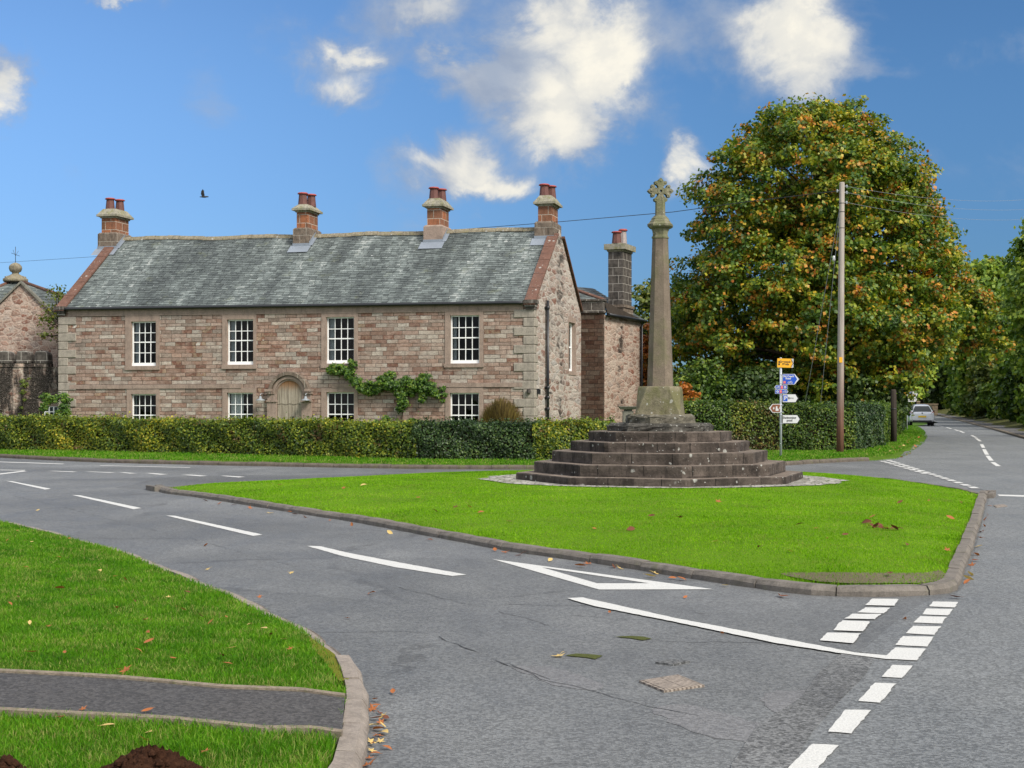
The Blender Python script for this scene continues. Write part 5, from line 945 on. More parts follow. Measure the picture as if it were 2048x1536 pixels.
# ---- hedges
def hedge(name, label, path, width, hfun, leafmat, dens, lsize, group=None, rough=.05, core='hedge twigs', hz=.0, openness=0.0, tint=None):
    """path: list of (x, y) along the front foot; the hedge lies to the left of travel"""
    P = spline(path, .5); rt = empty(name, label, 'hedge', (P[0].x, P[0].y, gz(P[0].y)), 0, group); o = Vector(rt.location); L = [0]
    for a, b in zip(P, P[1:]): L.append(L[-1] + (b - a).length)
    L = np.array(L); PX = np.array([p.x for p in P]); PY = np.array([p.y for p in P]); T_ = L[-1]; n = int(dens * T_ * (2 * 1.1 + width))
    s = RNG.random(n) * T_; x = np.interp(s, L, PX); y = np.interp(s, L, PY); e = .05; tx = np.interp(np.minimum(s + e, T_), L, PX) - np.interp(np.maximum(s - e, 0), L, PX); ty = np.interp(np.minimum(s + e, T_), L, PY) - np.interp(np.maximum(s - e, 0), L, PY); l_ = np.hypot(tx, ty) + 1e-9; nx, ny = -ty / l_, tx / l_
    hh = np.array([hfun(v / T_) for v in s]); which = RNG.random(n); wt = width / (2.2 + width); top = which < wt; back = which > 1 - (1 - wt) * .28; front = ~top & ~back
    wv = rough * (np.sin(s * 2.1) + np.sin(s * 5.3 + 1) * .6 + np.sin(s * 0.7) * .8)
    u = np.where(top, RNG.random(n) * width, np.where(back, width, 0.0)); z = np.where(top, hh + wv * .6, RNG.random(n) ** .9 * hh); inn = RNG.random(n) ** 2 * .16
    bulge = rough * 1.1 * np.sin(z * 5 + s * 3.1) + wv * .5
    u = np.where(front, u + inn + bulge - .03, np.where(back, u - inn, u)); z = np.where(top, z - inn + RNG.random(n) ** 8 * .14 + .035 * np.sin(s * 9.0 + np.sin(s * 23)) * (RNG.random(n) < .5), z); z = np.where(top & (RNG.random(n) < .02), z + RNG.random(n) * .20, z)
    cor = front & (z > hh - .12); u = np.where(cor, u + (z - hh + .12) * .6, u)
    pos = np.column_stack([x + nx * u - o.x, y + ny * u - o.y, gv(y) + .10 + z - o.z + hz])
    nr = np.column_stack([np.where(front, -nx, np.where(back, nx, 0)), np.where(front, -ny, np.where(back, ny, 0)), np.where(top, 1.0, .45)]) + RNG.normal(size=(n, 3)) * .5
    if openness: 
        k = RNG.random(n) > openness * (np.sin(s * 1.7 + 1) * .5 + .5) * (1 - z / 1.4); pos, nr = pos[k], nr[k]
    leafmesh('foliage', pos, nr, lsize * RNG.uniform(.6, 1.35, len(pos)), leafmat, rt, .44)
    mb = MB(); rows = []
    for i, (p, l) in enumerate(zip(P, L)):
        d = (P[min(i + 1, len(P) - 1)] - P[max(i - 1, 0)]).normalized(); nn = Vector((-d.y, d.x)); h = hfun(l / T_) - .09; zz = g(p.y) + .10 - o.z + hz
        rows.append([(p.x + nn.x * a - o.x, p.y + nn.y * a - o.y, zz + b) for a, b in ((.16, -.1), (.13, h * .6), (.20, h), (width - .2, h), (width - .13, h * .6), (width - .16, -.1))])
    mb.rings(rows, 0, True, False)
    mb.build('stems', core, rt)
    return rt
hb = [(-260, 889), (0, 898), (200, 903), (400, 908), (600, 913), (800, 917.5), (1000, 919.5), (1100, 920.5), (1230, 920.5)]
HB = [U(a, b, .16).xy for a, b in hb]
def at_px(px_): 
    b = np.interp(px_, [h[0] for h in hb], [h[1] for h in hb]); return U(px_, b, .16).xy
def hts(px0, px1, tops):
    xs = [t[0] for t in tops]; yv = [t[1] for t in tops]
    def f(t):
        p_ = px0 + (px1 - px0) * t; w = at_px(p_); return H + (HY - np.interp(p_, xs, yv)) / F * (w.y + .12) - g(w.y) - .10
    return f
tops = [(-260, 826), (0, 834), (200, 838), (500, 842), (820, 845.5), (1060, 847), (1230, 842)]
for a, b, lab, m_, den in ((-260, 832, 'long clipped garden hedge of mixed yellow and green leaves below the house', 'yellowing hedge leaf', 900), (826, 1072, 'dark evergreen stretch of clipped hedge between the yellow stretches', 'dark hedge leaf', 1000), (1066, 1232, 'short bright yellow green stretch of hedge beside the cross steps', 'yellowing hedge leaf', 1000)):
    hedge('hedge', lab, [at_px(v) for v in np.linspace(a, b, max(3, int((b - a) / 90) + 1))], 1.05, hts(a, b, tops), m_, den, .068 if m_[0] == 'y' else .062, 'clipped garden hedges')
# hedge right of the cross
def rb_(px_, py_): return U(px_, py_, .14).xy
seg = [('hedge', 'leafy hedge mixed with yellow just right of the cross', (1340, 903), (1462, 903), 803, 806, 'green hedge leaf', 0), ('hedge', 'thin brownish stretch of hedge behind the tall signpost', (1458, 903), (1562, 903), 806, 808, 'mixed hedge leaf', .75), ('hedge', 'neat glossy green hedge between the signpost and the telegraph pole', (1558, 903), (1712, 903), 808, 812, 'green hedge leaf', 0), ('hedge', 'dark hedge end in shade right of the telegraph pole', (1708, 903), (1766, 893), 812, 813, 'dark hedge leaf', 0), ('hedge', 'light green return of the hedge along the lane', (1766, 893), (1802, 868), 812, 811, 'green hedge leaf', 0), ('hedge', 'tall dark far hedge behind the second signpost', (1803, 866), (1811, 853), 797, 800, 'dark hedge leaf', 0)]
for nm, lab, a, b, y0, y1, m_, op in seg:
    A, Bq = rb_(*a), rb_(*b); d = (Bq - A).length; f0 = H + (HY - y0) / F * A.y - g(A.y) - .1; f1 = H + (HY - y1) / F * Bq.y - g(Bq.y) - .1
    hedge(nm, lab, [A, A.lerp(Bq, .5), Bq], 1.1, (lambda f0, f1: lambda t: f0 + (f1 - f0) * t)(f0, f1), m_, 900, .068, 'hedges right of the cross', .04, openness=op)
# ---- bank of shrubs along the right of the lane: each bush its own thing
bush = [((2075, 872), 2.0, 3.9, 'bank leaf', 'dense leafy bush nearest on the right bank'), ((2010, 858), 1.9, 4.2, 'bank leaf', 'tall leafy bush on the right bank, second from the edge'), ((1975, 850), 2.2, 4.6, 'green hedge leaf', 'dark ivy covered bush in the middle of the right bank'), ((1945, 845), 2.3, 4.2, 'bank leaf', 'mid green bush on the right bank behind the dark ivy bush'), ((1921, 840), 2.6, 5.4, 'pale tree leaf', 'yellow tinged bush on the right bank'), ((1900, 836), 3.0, 5.2, 'bank leaf', 'greyish green bush on the right bank above the stone wall'), ((1884, 831), 3.2, 6.0, 'bank leaf', 'dark bush on the bend beside the low stone wall')]
for i, ((a, b), w, h, m_, lab) in enumerate(bush):
    p = U(a, b, .1); D_ = p.y; X = p.x + 1.9 + w * .62
    tree('bank_bush', lab, 'bush', (X, D_ + 1, g(D_) + .15), [(.1, w * .8), (h * .3, w), (h * .6, w * .95), (h * .85, w * .6), (h, w * .25)], (0, 0), m_, 42, 260, .13 + D_ * .0016, w * .34, .12, seed=30 + i, group='bushes along the right bank', yscale=1.7, fill_in=.3)
# ---- creepers on the house, bush by the wall
def creeper(name, label, spots, leafmat, n, size, thick=.3, loc=None, plane=None, group=None, stem=None):
    rt = empty(name, label, 'climbing plant', loc); o = Vector(loc); C, Rr = [], []
    M_ = Matrix.Rotation(-HA, 3, 'Z')
    for a, b, r in spots:
        if plane is None: x, z = fac(a, b); p = Vector((HC.x, HC.y, HZ)) + M_ @ Vector((x, -thick * .5, z))
        else: p = V(a, b, plane - thick * .5)
        C.append(np.array(p - o)); Rr.append(r)
    p, nr = clumps(np.array(C), np.array(Rr), n, .9, .35, .6); leafmesh('foliage', p, nr + np.array([-.1, -.8, .2]), size * RNG.uniform(.6, 1.3, len(p)), leafmat, rt, .42, droop=.8)
    if stem:
        mb = MB(); pts = []
        for a, b in stem:
            if plane is None: x, z = fac(a, b); pts.append(Vector((HC.x, HC.y, HZ)) + M_ @ Vector((x, -.06, z)) - o)
            else: pts.append(V(a, b, plane - .06) - o)
        mb.tube(pts, .025, 6); mb.build('stem', 'bark', rt)
    return rt
wl = lambda a, b: Vector((HC.x, HC.y, HZ)) + Matrix.Rotation(-HA, 3, 'Z') @ Vector((fac(a, b)[0], -.02, 0))
sp = [(708, 728, .22), (696, 740, .30), (680, 742, .28), (664, 742, .20), (672, 734, .2), (704, 752, .28), (716, 764, .28), (726, 776, .26), (742, 782, .26), (756, 776, .30), (770, 764, .32), (784, 756, .30), (784, 770, .34), (800, 772, .32), (816, 764, .30), (832, 772, .32), (848, 762, .30), (856, 754, .22), (846, 776, .30), (862, 774, .28), (870, 784, .22), (878, 792, .16), (888, 778, .14), (892, 790, .12), (806, 790, .28), (810, 806, .26), (804, 818, .18), (740, 768, .22), (846, 800, .16), (850, 792, .18), (888, 802, .1), (826, 786, .2)]
creeper('climbing_plant', 'green wisteria trained across the house front beside the right hand windows', sp, 'creeper leaf', 480, .085, .36, wl(800, 800), stem=[(802, 880), (806, 820), (812, 790), (780, 770), (735, 775), (700, 745)])
creeper('climbing_plant', 'low green sprigs at the foot of the house wall above the hedge', [(768, 843, .2), (776, 839, .16), (825, 843, .18), (836, 845, .14), (757, 846, .14)], 'creeper leaf', 90, .12, .3, wl(790, 850), stem=[(770, 870), (770, 845)])
creeper('climbing_plant', 'bushy green creeper round the tiny window at the left of the house', [(92, 795, .22), (90, 808, .24), (100, 800, .22), (112, 798, .20), (124, 792, .22), (131, 800, .24), (128, 814, .26), (122, 826, .28), (132, 826, .24), (120, 838, .26), (132, 838, .22), (88, 818, .16)], 'creeper leaf', 330, .08, .3, V(128, 870, 58.6), 58.8, stem=[(128, 865), (128, 835), (126, 800), (95, 798)])
creeper('climbing_plant', 'thin yellowish creeper on the blackened garden wall', [(44, 762, .12), (50, 770, .16), (46, 784, .14), (56, 758, .09), (48, 800, .1), (42, 815, .1)], 'pale tree leaf', 40, .10, .15, V(48, 860, 60.8), 60.9, stem=[(46, 850), (47, 800), (50, 765)])
# reddish brown twiggy bush by the right hand ground floor window
bp_ = U(1003, 905, .16); bx = V(1003, 840, 50); rt = empty('twiggy_bush', 'rounded brown twiggy bush in front of the right hand window', 'bush', (bx.x, 50, gz(50))); n = 2600; a = RNG.uniform(0, 2 * math.pi, n); t = RNG.random(n) ** .5 * 1.0; hb_ = H + (HY - 795) / F * 50 - gz(50)
tip = np.column_stack([np.cos(a) * t * .92, np.sin(a) * t * .9, hb_ * (1.0 - .45 * t ** 2.2) * RNG.uniform(.8, 1.03, n)]); bas = np.column_stack([np.cos(a) * t * .25, np.sin(a) * t * .25, np.zeros(n)]); k = RNG.uniform(.35, .75, n)[:, None]; mid = bas + (tip - bas) * k; w = np.column_stack([-np.sin(a), np.cos(a), np.zeros(n)]) * .016
npmesh('twigs', np.stack([mid - w, mid + w, tip + w * .4, tip - w * .4], 1).reshape(-1, 3), np.arange(4 * n).reshape(n, 4), 'brown bush twig', rt, {'rnd': RNG.random(n)}); mb = MB(); mb.lathe([(.2, -.1), (.45, .3), (.66, .8), (.6, 1.05), (.25, 1.25)], (0, 0, 0), 12); mb.build('stems', 'hedge twigs', rt)
# ---- grass blades
def grass(name, poly, zf, n, hgt, wid, mat, lean=.5, reject=None, near=None):
    xs = [p[0] for p in poly]; ys = [p[1] for p in poly]; x0, x1, y0, y1 = max(min(xs), -26), min(max(xs), 30), max(min(ys), 5.6), max(ys)
    X = []; Y = []; m = 0
    while m < n:
        y = y0 * (y1 / y0) ** RNG.random(n * 2); x = RNG.uniform(x0, x1, n * 2); k = (np.abs(x) < y * .40 + .6) & inside(poly, x, y)
        if near is not None: k &= (RNG.random(n * 2) < near(y))
        if reject is not None: k &= ~reject(x, y)
        X.append(x[k]); Y.append(y[k]); m += k.sum()
    x = np.concatenate(X)[:n]; y = np.concatenate(Y)[:n]; z = zf(x, y) - .008; sc = np.clip(y / 9.0, .75, 4.0) ** .55
    patch = .75 + .5 * (np.sin(x * 1.3 + 2 * np.sin(y * .9)) * np.sin(y * 1.7 + x * .4) * .5 + .5); h = hgt * RNG.uniform(.45, 1.15, n) * patch; w = wid * sc * RNG.uniform(.7, 1.3, n); a = RNG.uniform(0, 2 * math.pi, n); l = lean * h * RNG.uniform(.2, 1.3, n); a2 = a + RNG.normal(0, .8, n)
    b = np.column_stack([x, y, z]); t = np.column_stack([np.cos(a), np.sin(a), np.zeros(n)]) * (w / 2)[:, None]; ld = np.column_stack([np.cos(a2 + 1.57) * l, np.sin(a2 + 1.57) * l, np.zeros(n)]); up = np.column_stack([np.zeros(n), np.zeros(n), h])
    m1 = b + ld * .35 + up * .6; tp = b + ld + up * np.sqrt(np.maximum(.2, 1 - (l / (h * 1.6)) ** 2))[:, None]
    v = np.stack([b - t, b + t, m1 + t * .8, m1 - t * .8, tp + t * .12, tp - t * .12], 1).reshape(-1, 3); i = np.arange(n)[:, None] * 6; f = np.concatenate([i + np.array([[0, 1, 2, 3]]), i + np.array([[3, 2, 4, 5]])], 1).reshape(-1, 4)
    o = npmesh(name, v, f, mat, None, {'rnd': np.repeat(RNG.random(n), 2)}); o['kind'] = 'stuff'; return o
nopath = lambda x, y: (edged(NVK, x, y, False) < RNG.uniform(.10, .20, len(x))) | (inside([(p.x, p.y) for p in PP], x, y) & (edged([(p.x, p.y) for p in PP], x, y) > .012)) | (inside(mp, x, y) & (RNG.random(len(x)) < .8))
MH = U(300, 1525, .13)
grass('verge_grass', [p for p in NV if p.y < 31], lambda x, y: z_nv(x, y), 210000, .048, .0048, 'grass blade', .75, nopath)
ap_in = lambda x, y: inside(q_, x, y) | (edged(ISL, x, y) < RNG.uniform(.12, .20, len(x))) | (inside(bp, x, y) & (RNG.random(len(x)) < np.clip(edged(bp, x, y) * 4 + .2, 0, .7)))
grass('lawn_grass', ISL, lambda x, y: z_isl(x, y), 260000, .030, .0048, 'lawn blade', .8, ap_in)
FG = [p for p in FV if p.y < 95]
hl = [at_px(v) for v in np.linspace(-260, 1230, 20)]
strip = [p for p in FK if p.x < 12] + list(reversed([Vector((p.x, p.y + .5)) for p in hl]))
grass('far_grass', [(p.x, p.y) for p in FK if p.x > -24] + [(p.x, p.y) for p in FE if p.y < 92] + [(21, 92), (16.5, 62), (12, 50), (6, 46)] + [(p.x, p.y + .4) for p in reversed(hl) if p.x > -24], lambda x, y: z_fv(x, y), 60000, .06, .009, 'grass blade', .7, lambda x, y: edged(FK, x, y, False) < .17)
# rough grass on the right bank
bk = off(RK, 1.5); bk2 = off(RK, 4.2)
grass('bank_grass', [(p.x, p.y) for p in bk if p.y < 170] + [(p.x, p.y) for p in reversed(bk2) if p.y < 170], lambda x, y: gv(y) + .2, 9000, .45, .02, 'grass blade', .6)
# ------------------------------------------------------------------ poles, wires, signs
VZ = lambda p: z_fv(np.array([p.x]), np.array([p.y]))[0]
def on_verge(px_, py_): p = U(px_, py_, .15); p.z = float(VZ(p)); return p
pp = on_verge(1680, 905); tp = empty('telegraph_pole', 'tall weathered wooden telegraph pole in front of the sycamore', 'telegraph pole', pp); hp_ = (905 - 366) / F * pp.y; tx = (1684 - 1680) / F * pp.y
mb = MB(); mb.tube([(0, 0, -.4), (tx * .1, 0, hp_ * .1), (tx * .5, 0, hp_ * .5), (tx, 0, hp_ - .03), (tx, 0, hp_)], [.118, .114, .098, .082, .074], 14); mb.build('pole', 'pole timber', tp)
for zz in (.82, .86, .92, .94): pass
mb = MB(); mb.box((-.05, -.115, 1.95 + .9), (.05, -.10, 2.12 + .9)); mb.build('warning_plate', 'sign yellow', tp)
for k, f_ in enumerate((.922, .89, .83)):
    mb = MB(); z = hp_ * f_; mb.lathe([(.088, -.012), (.092, 0), (.088, .012)], (tx * f_, 0, z), 12); mb.build('band', 'black iron', tp)
for k, (s, f_) in enumerate(((-1, .968), (1, .985), (1, .962), (1, .925))):
    mb = MB(); z = hp_ * f_; mb.tube([(tx * f_, 0, z), (tx * f_ + s * .14, 0, z + .01)], .014, 6); mb.lathe([(.02, -.05), (.035, -.03), (.022, 0), (.035, .025), (.015, .05)], (tx * f_ + s * .15, 0, z), 8); mb.build('insulator', 'lamp metal', tp)
dp = on_verge(1787, 886); dpo = empty('wooden_post', 'short dark rotten wooden post at the hedge corner', 'post', dp); hh = (886 - 780) / F * dp.y
mb = MB(); mb.tube([(0, 0, -.2), (.01, 0, hh * .5), (0, 0, hh * .97), (0, 0, hh)], [.125, .115, .105, .08], 10); mb.build('shaft', 'dark timber', dpo); mb = MB(); mb.lathe([(.118, 0), (.121, .02), (.118, .04)], (0.005, 0, hh * .62), 12); mb.build('band', 'black iron', dpo)
def wire(name, label, pts, r, m_, sag=0.0, n=24):
    P = [Vector(p) for p in pts]; out_ = []
    for a, b in zip(P, P[1:]):
        for i in range(n): t = i / n; out_.append(a.lerp(b, t) - Vector((0, 0, sag * 4 * t * (1 - t))))
    out_.append(P[-1]); o0 = out_[0]; mb = MB(); mb.tube([p - o0 for p in out_], r, 5); o = mb.build(name, m_); o.location = o0; return tag(o, label, 'wire')
ptop = Vector((pp.x + tx, pp.y, pp.z + hp_)); A2 = Vector((ptop.x, ptop.y)); B2 = Vector((-73.2, 170))
def wl_(px_, py_):
    t = (px_ - CX) / F; d = B2 - A2; s = (t * A2.y - A2.x) / (d.x - t * d.y); p = A2 + d * s; return Vector((p.x, p.y, H + (HY - py_) / F * p.y))
wire('overhead_wire', 'thin black overhead wire passing behind the cross and the chimneys', [ptop + Vector((-.15, 0, -hp_ * .032)), wl_(1500, 403), wl_(1345, 424), wl_(1125, 443), wl_(905, 460), wl_(560, 488), wl_(195, 513), wl_(0, 525.5), wl_(-150, 531)], .013, 'wire', 0, 10)
for k, (f_, y_, lab) in enumerate(((.985, 391, 'topmost pale wire running right from the telegraph pole'), (.962, 412, 'middle pale wire running right from the telegraph pole'), (.925, 432, 'lowest pale wire running right from the telegraph pole'))):
    wire('overhead_wire', lab, [ptop + Vector((.16, 0, -hp_ * (1 - f_))), V(2120, y_, 64 + k)], .0045, 'pale wire', .35)
gp = V(1608, 812, 53); wire('stay_wire', 'outer slanting stay wire left of the telegraph pole', [pp + Vector((tx * .85 - .06, .05, hp_ * .90)), V(1606, 830, 53)], .010, 'pale wire'); 
w2_ = wire('stay_wire', 'inner slanting stay wire with a white insulator beside the pole', [pp + Vector((tx * .8 - .06, .05, hp_ * .88)), V(1639, 826, 52)], .010, 'pale wire'); p_ = V(1668, 517, 47.5) - Vector(w2_.location); mb = MB(); mb.lathe([(.03, -.09), (.05, -.05), (.05, .05), (.03, .09)], p_, 8); ins = mb.build('insulator', 'sign white', w2_)
# signposts
def text_polys(txt, size, align='CENTER', bold=.0):
    cu = bpy.data.curves.new('lettering', 'FONT'); cu.body = txt; cu.size = size; cu.align_x = align; cu.align_y = 'CENTER'; cu.space_line = .85; cu.offset = bold; o = bpy.data.objects.new('lettering', cu); COL.objects.link(o); bpy.context.view_layer.update(); dg = bpy.context.evaluated_depsgraph_get(); me = bpy.data.meshes.new_from_object(o.evaluated_get(dg)); P = [[(me.vertices[i].co.x, me.vertices[i].co.y) for i in p.vertices] for p in me.polygons]; bpy.data.objects.remove(o); bpy.data.curves.remove(cu); bpy.data.meshes.remove(me); return P
def flag(parent, x0, x1, zc, h, point, layers, y=-.055, name='sign', tilt=0.0):
    """flag sign: point +1 right, -1 left, 0 none; layers: list of ('poly'|'text'|..., material index)"""
    mats = ['sign grey', 'sign black', 'sign white', 'sign blue', 'sign yellow', 'sign brown', 'sign red']; mb = MB()
    def shape(i):
        a, b, z0, z1 = x0 + i, x1 - i, zc - h / 2 + i, zc + h / 2 - i; k = h * .42
        if point > 0: return [(a, z0), (b - k + i * .4, z0), (b - i * .3, zc), (b - k + i * .4, z1), (a, z1)]
        if point < 0: return [(b, z1), (a + k - i * .4, z1), (a + i * .3, zc), (a + k - i * .4, z0), (b, z0)]
        return [(a, z0), (b, z0), (b, z1), (a, z1)]
    mb.prism(shape(0), y, y + .012, 'y', layers[0]); d = y - .002
    for kind, mi, *a in layers[1]:
        if kind == 'inset': mb.face([(p[0], d, p[1]) for p in shape(a[0])], mi)
        elif kind == 'poly': mb.face([(p[0], d, p[1]) for p in a[0]], mi)
        elif kind == 'text':
            for P in text_polys(a[0], a[1], bold=a[4] if len(a) > 4 else 0): mb.face([(a[2] + p[0], d, a[3] + p[1]) for p in P], mi)
        elif kind == 'disc': mb.face([(a[0] + a[2] * math.cos(t), d, a[1] + a[2] * math.sin(t)) for t in np.linspace(0, 2 * math.pi, 14, endpoint=False)], mi)
        elif kind == 'ring':
            n_ = 14
            for i in range(n_):
                t0, t1 = 2 * math.pi * i / n_, 2 * math.pi * (i + 1) / n_; r0, r1 = a[2], a[2] * .72; mb.face([(a[0] + r * math.cos(t), d, a[1] + r * math.sin(t)) for r, t in ((r0, t0), (r0, t1), (r1, t1), (r1, t0))], mi)
        d -= .0012
    o = mb.build(name, mats, parent, fix=False); o.rotation_euler = (0, tilt, 0)
    return o
def chev(x, zc, h, w, s=1): return [(x, zc + h / 2), (x + s * w, zc + h / 2), (x + s * (w + h * .32), zc), (x + s * w, zc - h / 2), (x, zc - h / 2), (x + s * h * .32, zc)]
def bike(x, z, s, mi=2): return [('ring', mi, x - .5 * s, z, .36 * s), ('ring', mi, x + .5 * s, z, .36 * s), ('poly', mi, [(x - .5 * s, z - .04 * s), (x - .5 * s, z + .06 * s), (x - .1 * s, z + .52 * s), (x + .34 * s, z + .52 * s), (x + .34 * s, z + .42 * s), (x - .06 * s, z + .42 * s)]), ('poly', mi, [(x + .5 * s, z), (x + .42 * s, z), (x + .26 * s, z + .66 * s), (x + .48 * s, z + .66 * s), (x + .48 * s, z + .58 * s), (x + .37 * s, z + .58 * s)]), ('poly', mi, [(x - .08 * s, z), (x + .04 * s, z), (x + .36 * s, z + .46 * s), (x + .28 * s, z + .5 * s)])]
sp_ = on_verge(1561.5, 912); m1 = sp_.y / F; sg = empty('signpost', 'tall grey signpost with yellow, blue, white and brown finger signs', 'signpost', sp_)
sx = lambda p: (p - 1561.5) * m1
sz = lambda p: (912 - p) * m1
mb = MB(); mb.tube([(0, 0, -.3), (0, 0, sz(717))], .036, 12); mb.lathe([(.038, 0), (.038, .02), (.02, .03)], (0, 0, sz(717)), 12); mb.build('post', 'galvanised steel', sg)
X0, X1, zc, h = sx(1549), sx(1581.5), sz(726), 18 * m1
flag(sg, X0, X1, zc, h, 0, (0, [('poly', 4, [(X0, zc - h / 2), (X1 - .06, zc - h / 2), (X1 - .005 - .03, zc), (X1 - .06, zc + h / 2), (X0, zc + h / 2)]), ('poly', 1, chev(X1 - .095, zc, h * .9, .02)), ('text', 1, 'Greystoke\nFields', .086, (X0 + X1) / 2 + .005, zc, .0025), ('poly', 1, [(X0 + .02, zc + .03), (X0 + .04, zc + .055), (X0 + .06, zc + .055), (X0 + .10, zc + .03)]), ('poly', 1, [(X0 + .025, zc + .005), (X0 + .055, zc + .02), (X0 + .085, zc + .005), (X0 + .085, zc - .01), (X0 + .025, zc - .01)]), ('poly', 1, [(X0 + .03, zc - .065), (X0 + .08, zc - .065), (X0 + .08, zc - .035), (X0 + .055, zc - .018), (X0 + .03, zc - .035)])]), tilt=R(1.5))
X0, X1, zc, h = sx(1564), sx(1597.5), sz(758.5), 21 * m1
flag(sg, X0, X1, zc, h, 1, (2, [('inset', 3, .012), ('poly', 2, chev(X1 - .145, zc, h * .86, .035)), ('text', 2, 'Old Coach\nRoad', .078, X0 + .175, zc + .055, .0025), ('poly', 6, [(X0 + .03, zc - .125), (X0 + .10, zc - .125), (X0 + .10, zc - .055), (X0 + .03, zc - .055)]), ('text', 2, '71', .055, X0 + .065, zc - .09)] + bike(X0 + .23, zc - .105, .085)))
for (a, b, yc, s) in ((1548, 1574, 774.5, -1), (1549.5, 1576, 783.3, 1)):
    X0, X1, zc, h = sx(a), sx(b), sz(yc), 8.2 * m1; xm = (X0 + X1) / 2
    flag(sg, X0, X1, zc, h, s, (2, [('inset', 3, .008), ('poly', 6, [(xm - .035 + .03 * s * -1, zc - .045), (xm + .035 - .03 * s, zc - .045), (xm + .035 - .03 * s, zc + .045), (xm - .035 - .03 * s, zc + .045)]), ('text', 2, '71', .06, xm - .03 * s, zc), ('poly', 2, chev((X0 + .05) if s < 0 else (X1 - .05), zc, h * .7, .012, s)), ('disc', 2, xm - .125 * s, zc, .035), ('poly', 3, [(xm - .125 * s - .02, zc - .012), (xm - .125 * s + .02, zc - .012), (xm - .125 * s, zc + .02)])] + bike(xm + .085 * s, zc - .012, .075)))
X0, X1, zc, h = sx(1564), sx(1597.5), sz(796.5), 17 * m1
def parking(X0, X1, zc, h, parent): return flag(parent, X0, X1, zc, h, 1, (1, [('inset', 2, .012), ('poly', 1, chev(X1 - .10, zc, h * .72, .035)), ('poly', 3, [(X0 + .025, zc - h * .36), (X0 + .155, zc - h * .36), (X0 + .155, zc + h * .36), (X0 + .025, zc + h * .36)]), ('text', 2, 'P', .165, X0 + .092, zc, .004), ('text', 1, 'Free', .092, X0 + .255, zc, .003)]))
def pool(X0, X1, zc, h, parent): return flag(parent, X0, X1, zc, h, 1, (1, [('inset', 2, .012), ('poly', 1, chev(X1 - .095, zc, h * .70, .03)), ('text', 1, 'Swimming\npool', .096, X0 + .215, zc, .003)]))
parking(X0, X1, zc, h, sg)
X0, X1, zc, h = sx(1537), sx(1560.5), sz(816.5), 17.5 * m1
flag(sg, X0, X1, zc, h, -1, (2, [('inset', 5, .018), ('poly', 2, chev(X0 + .10, zc, h * .66, .018, -1)), ('poly', 2, [(X0 + .12, zc), (X0 + .15, zc + .045), (X0 + .17, zc), (X0 + .15, zc - .045)]), ('poly', 2, [(X0 + .20, zc - .075), (X0 + .29, zc - .075), (X0 + .29, zc - .02), (X0 + .255, zc), (X0 + .255, zc + .07), (X0 + .24, zc + .05), (X0 + .225, zc + .07), (X0 + .21, zc + .05)]), ('poly', 2, [(X0 + .315, zc - .02), (X0 + .34, zc - .02), (X0 + .34, zc + .03), (X0 + .315, zc + .03)])]))
X0, X1, zc, h = sx(1564), sx(1601), sz(838.2), 17.5 * m1; pool(X0, X1, zc, h, sg)
for yy in (749, 767, 790, 803, 810, 824, 830, 847):
    mb = MB(); mb.lathe([(.040, -.008), (.043, 0), (.040, .008)], (0, 0, sz(yy)), 12); mb.box((.03, -.055, sz(yy) - .01), (.07, .0, sz(yy) + .01)); mb.build('clip', 'galvanised steel', sg)
s2 = on_verge(1814, 860); m2 = s2.y / F; sg2 = empty('signpost', 'distant short signpost with two white finger signs beside the car', 'signpost', s2)
sx = lambda p: (p - 1814) * m2
sz = lambda p: (860 - p) * m2
mb = MB(); mb.tube([(0, 0, -.2), (0, 0, sz(783))], .036, 10); mb.build('post', 'galvanised steel', sg2)
def scaled(fn, X0, X1, zc, h, par):
    o = fn(0, .50, 0, .26, par); k = (X1 - X0) / .50; o.scale = (k, 1, k); o.location = (X0, 0, zc); return o
scaled(parking, sx(1815.5), sx(1836.5), sz(789), 0, sg2); scaled(pool, sx(1815.5), sx(1835), sz(799.8), 0, sg2)
# low stone wall on the bend
bw = U(1870, 829.5); lw = empty('roadside_wall', 'low pale stone wall on the bend beyond the silver car', 'wall', (V(1857, 800, 168).x, 168, g(168) + .1), R(-16)); mb = MB(); mb.box((-.95, -.2, -.5), (1.05, .2, 1.15)); mb.box((-1.0, -.25, 1.15), (1.1, .25, 1.32)); mb.build('wall', 'boundary stone', lw); mb = MB(); mb.box((-1.35, -.3, -.5), (-.95, .3, 1.5)); mb.box((-1.4, -.34, 1.5), (-.9, .34, 1.62), taper=.08); mb.build('pier', 'boundary stone', lw)
# stone bird table in the garden
bt = V(1256, 840, 47); st_ = empty('stone_table', 'small stone pedestal table in the garden left of the cross pedestal', 'stone table', (bt.x, 47, gz(47))); zt3 = H + (HY - 812.5) / F * 47 - gz(47)
mb = MB(); mb.box((-.17, -.17, -.1), (.17, .17, zt3 - .16)); mb.box((-.13, -.13, zt3 - .16), (.13, .13, zt3 - .11)); mb.build('pedestal', 'garden stone', st_); mb = MB(); mb.box((-.18, -.18, zt3 - .11), (.18, .18, zt3 - .101)); mb.rings([[(-.24, -.24, zt3 - .10), (.24, -.24, zt3 - .10), (.24, .24, zt3 - .10), (-.24, .24, zt3 - .10)], [(-.30, -.30, zt3 - .02), (.30, -.30, zt3 - .02), (.30, .30, zt3 - .02), (-.30, .30, zt3 - .02)], [(-.30, -.30, zt3), (.30, -.30, zt3), (.30, .30, zt3), (-.30, .30, zt3)]], 0, True, False); mb.build('top', 'garden stone', st_)
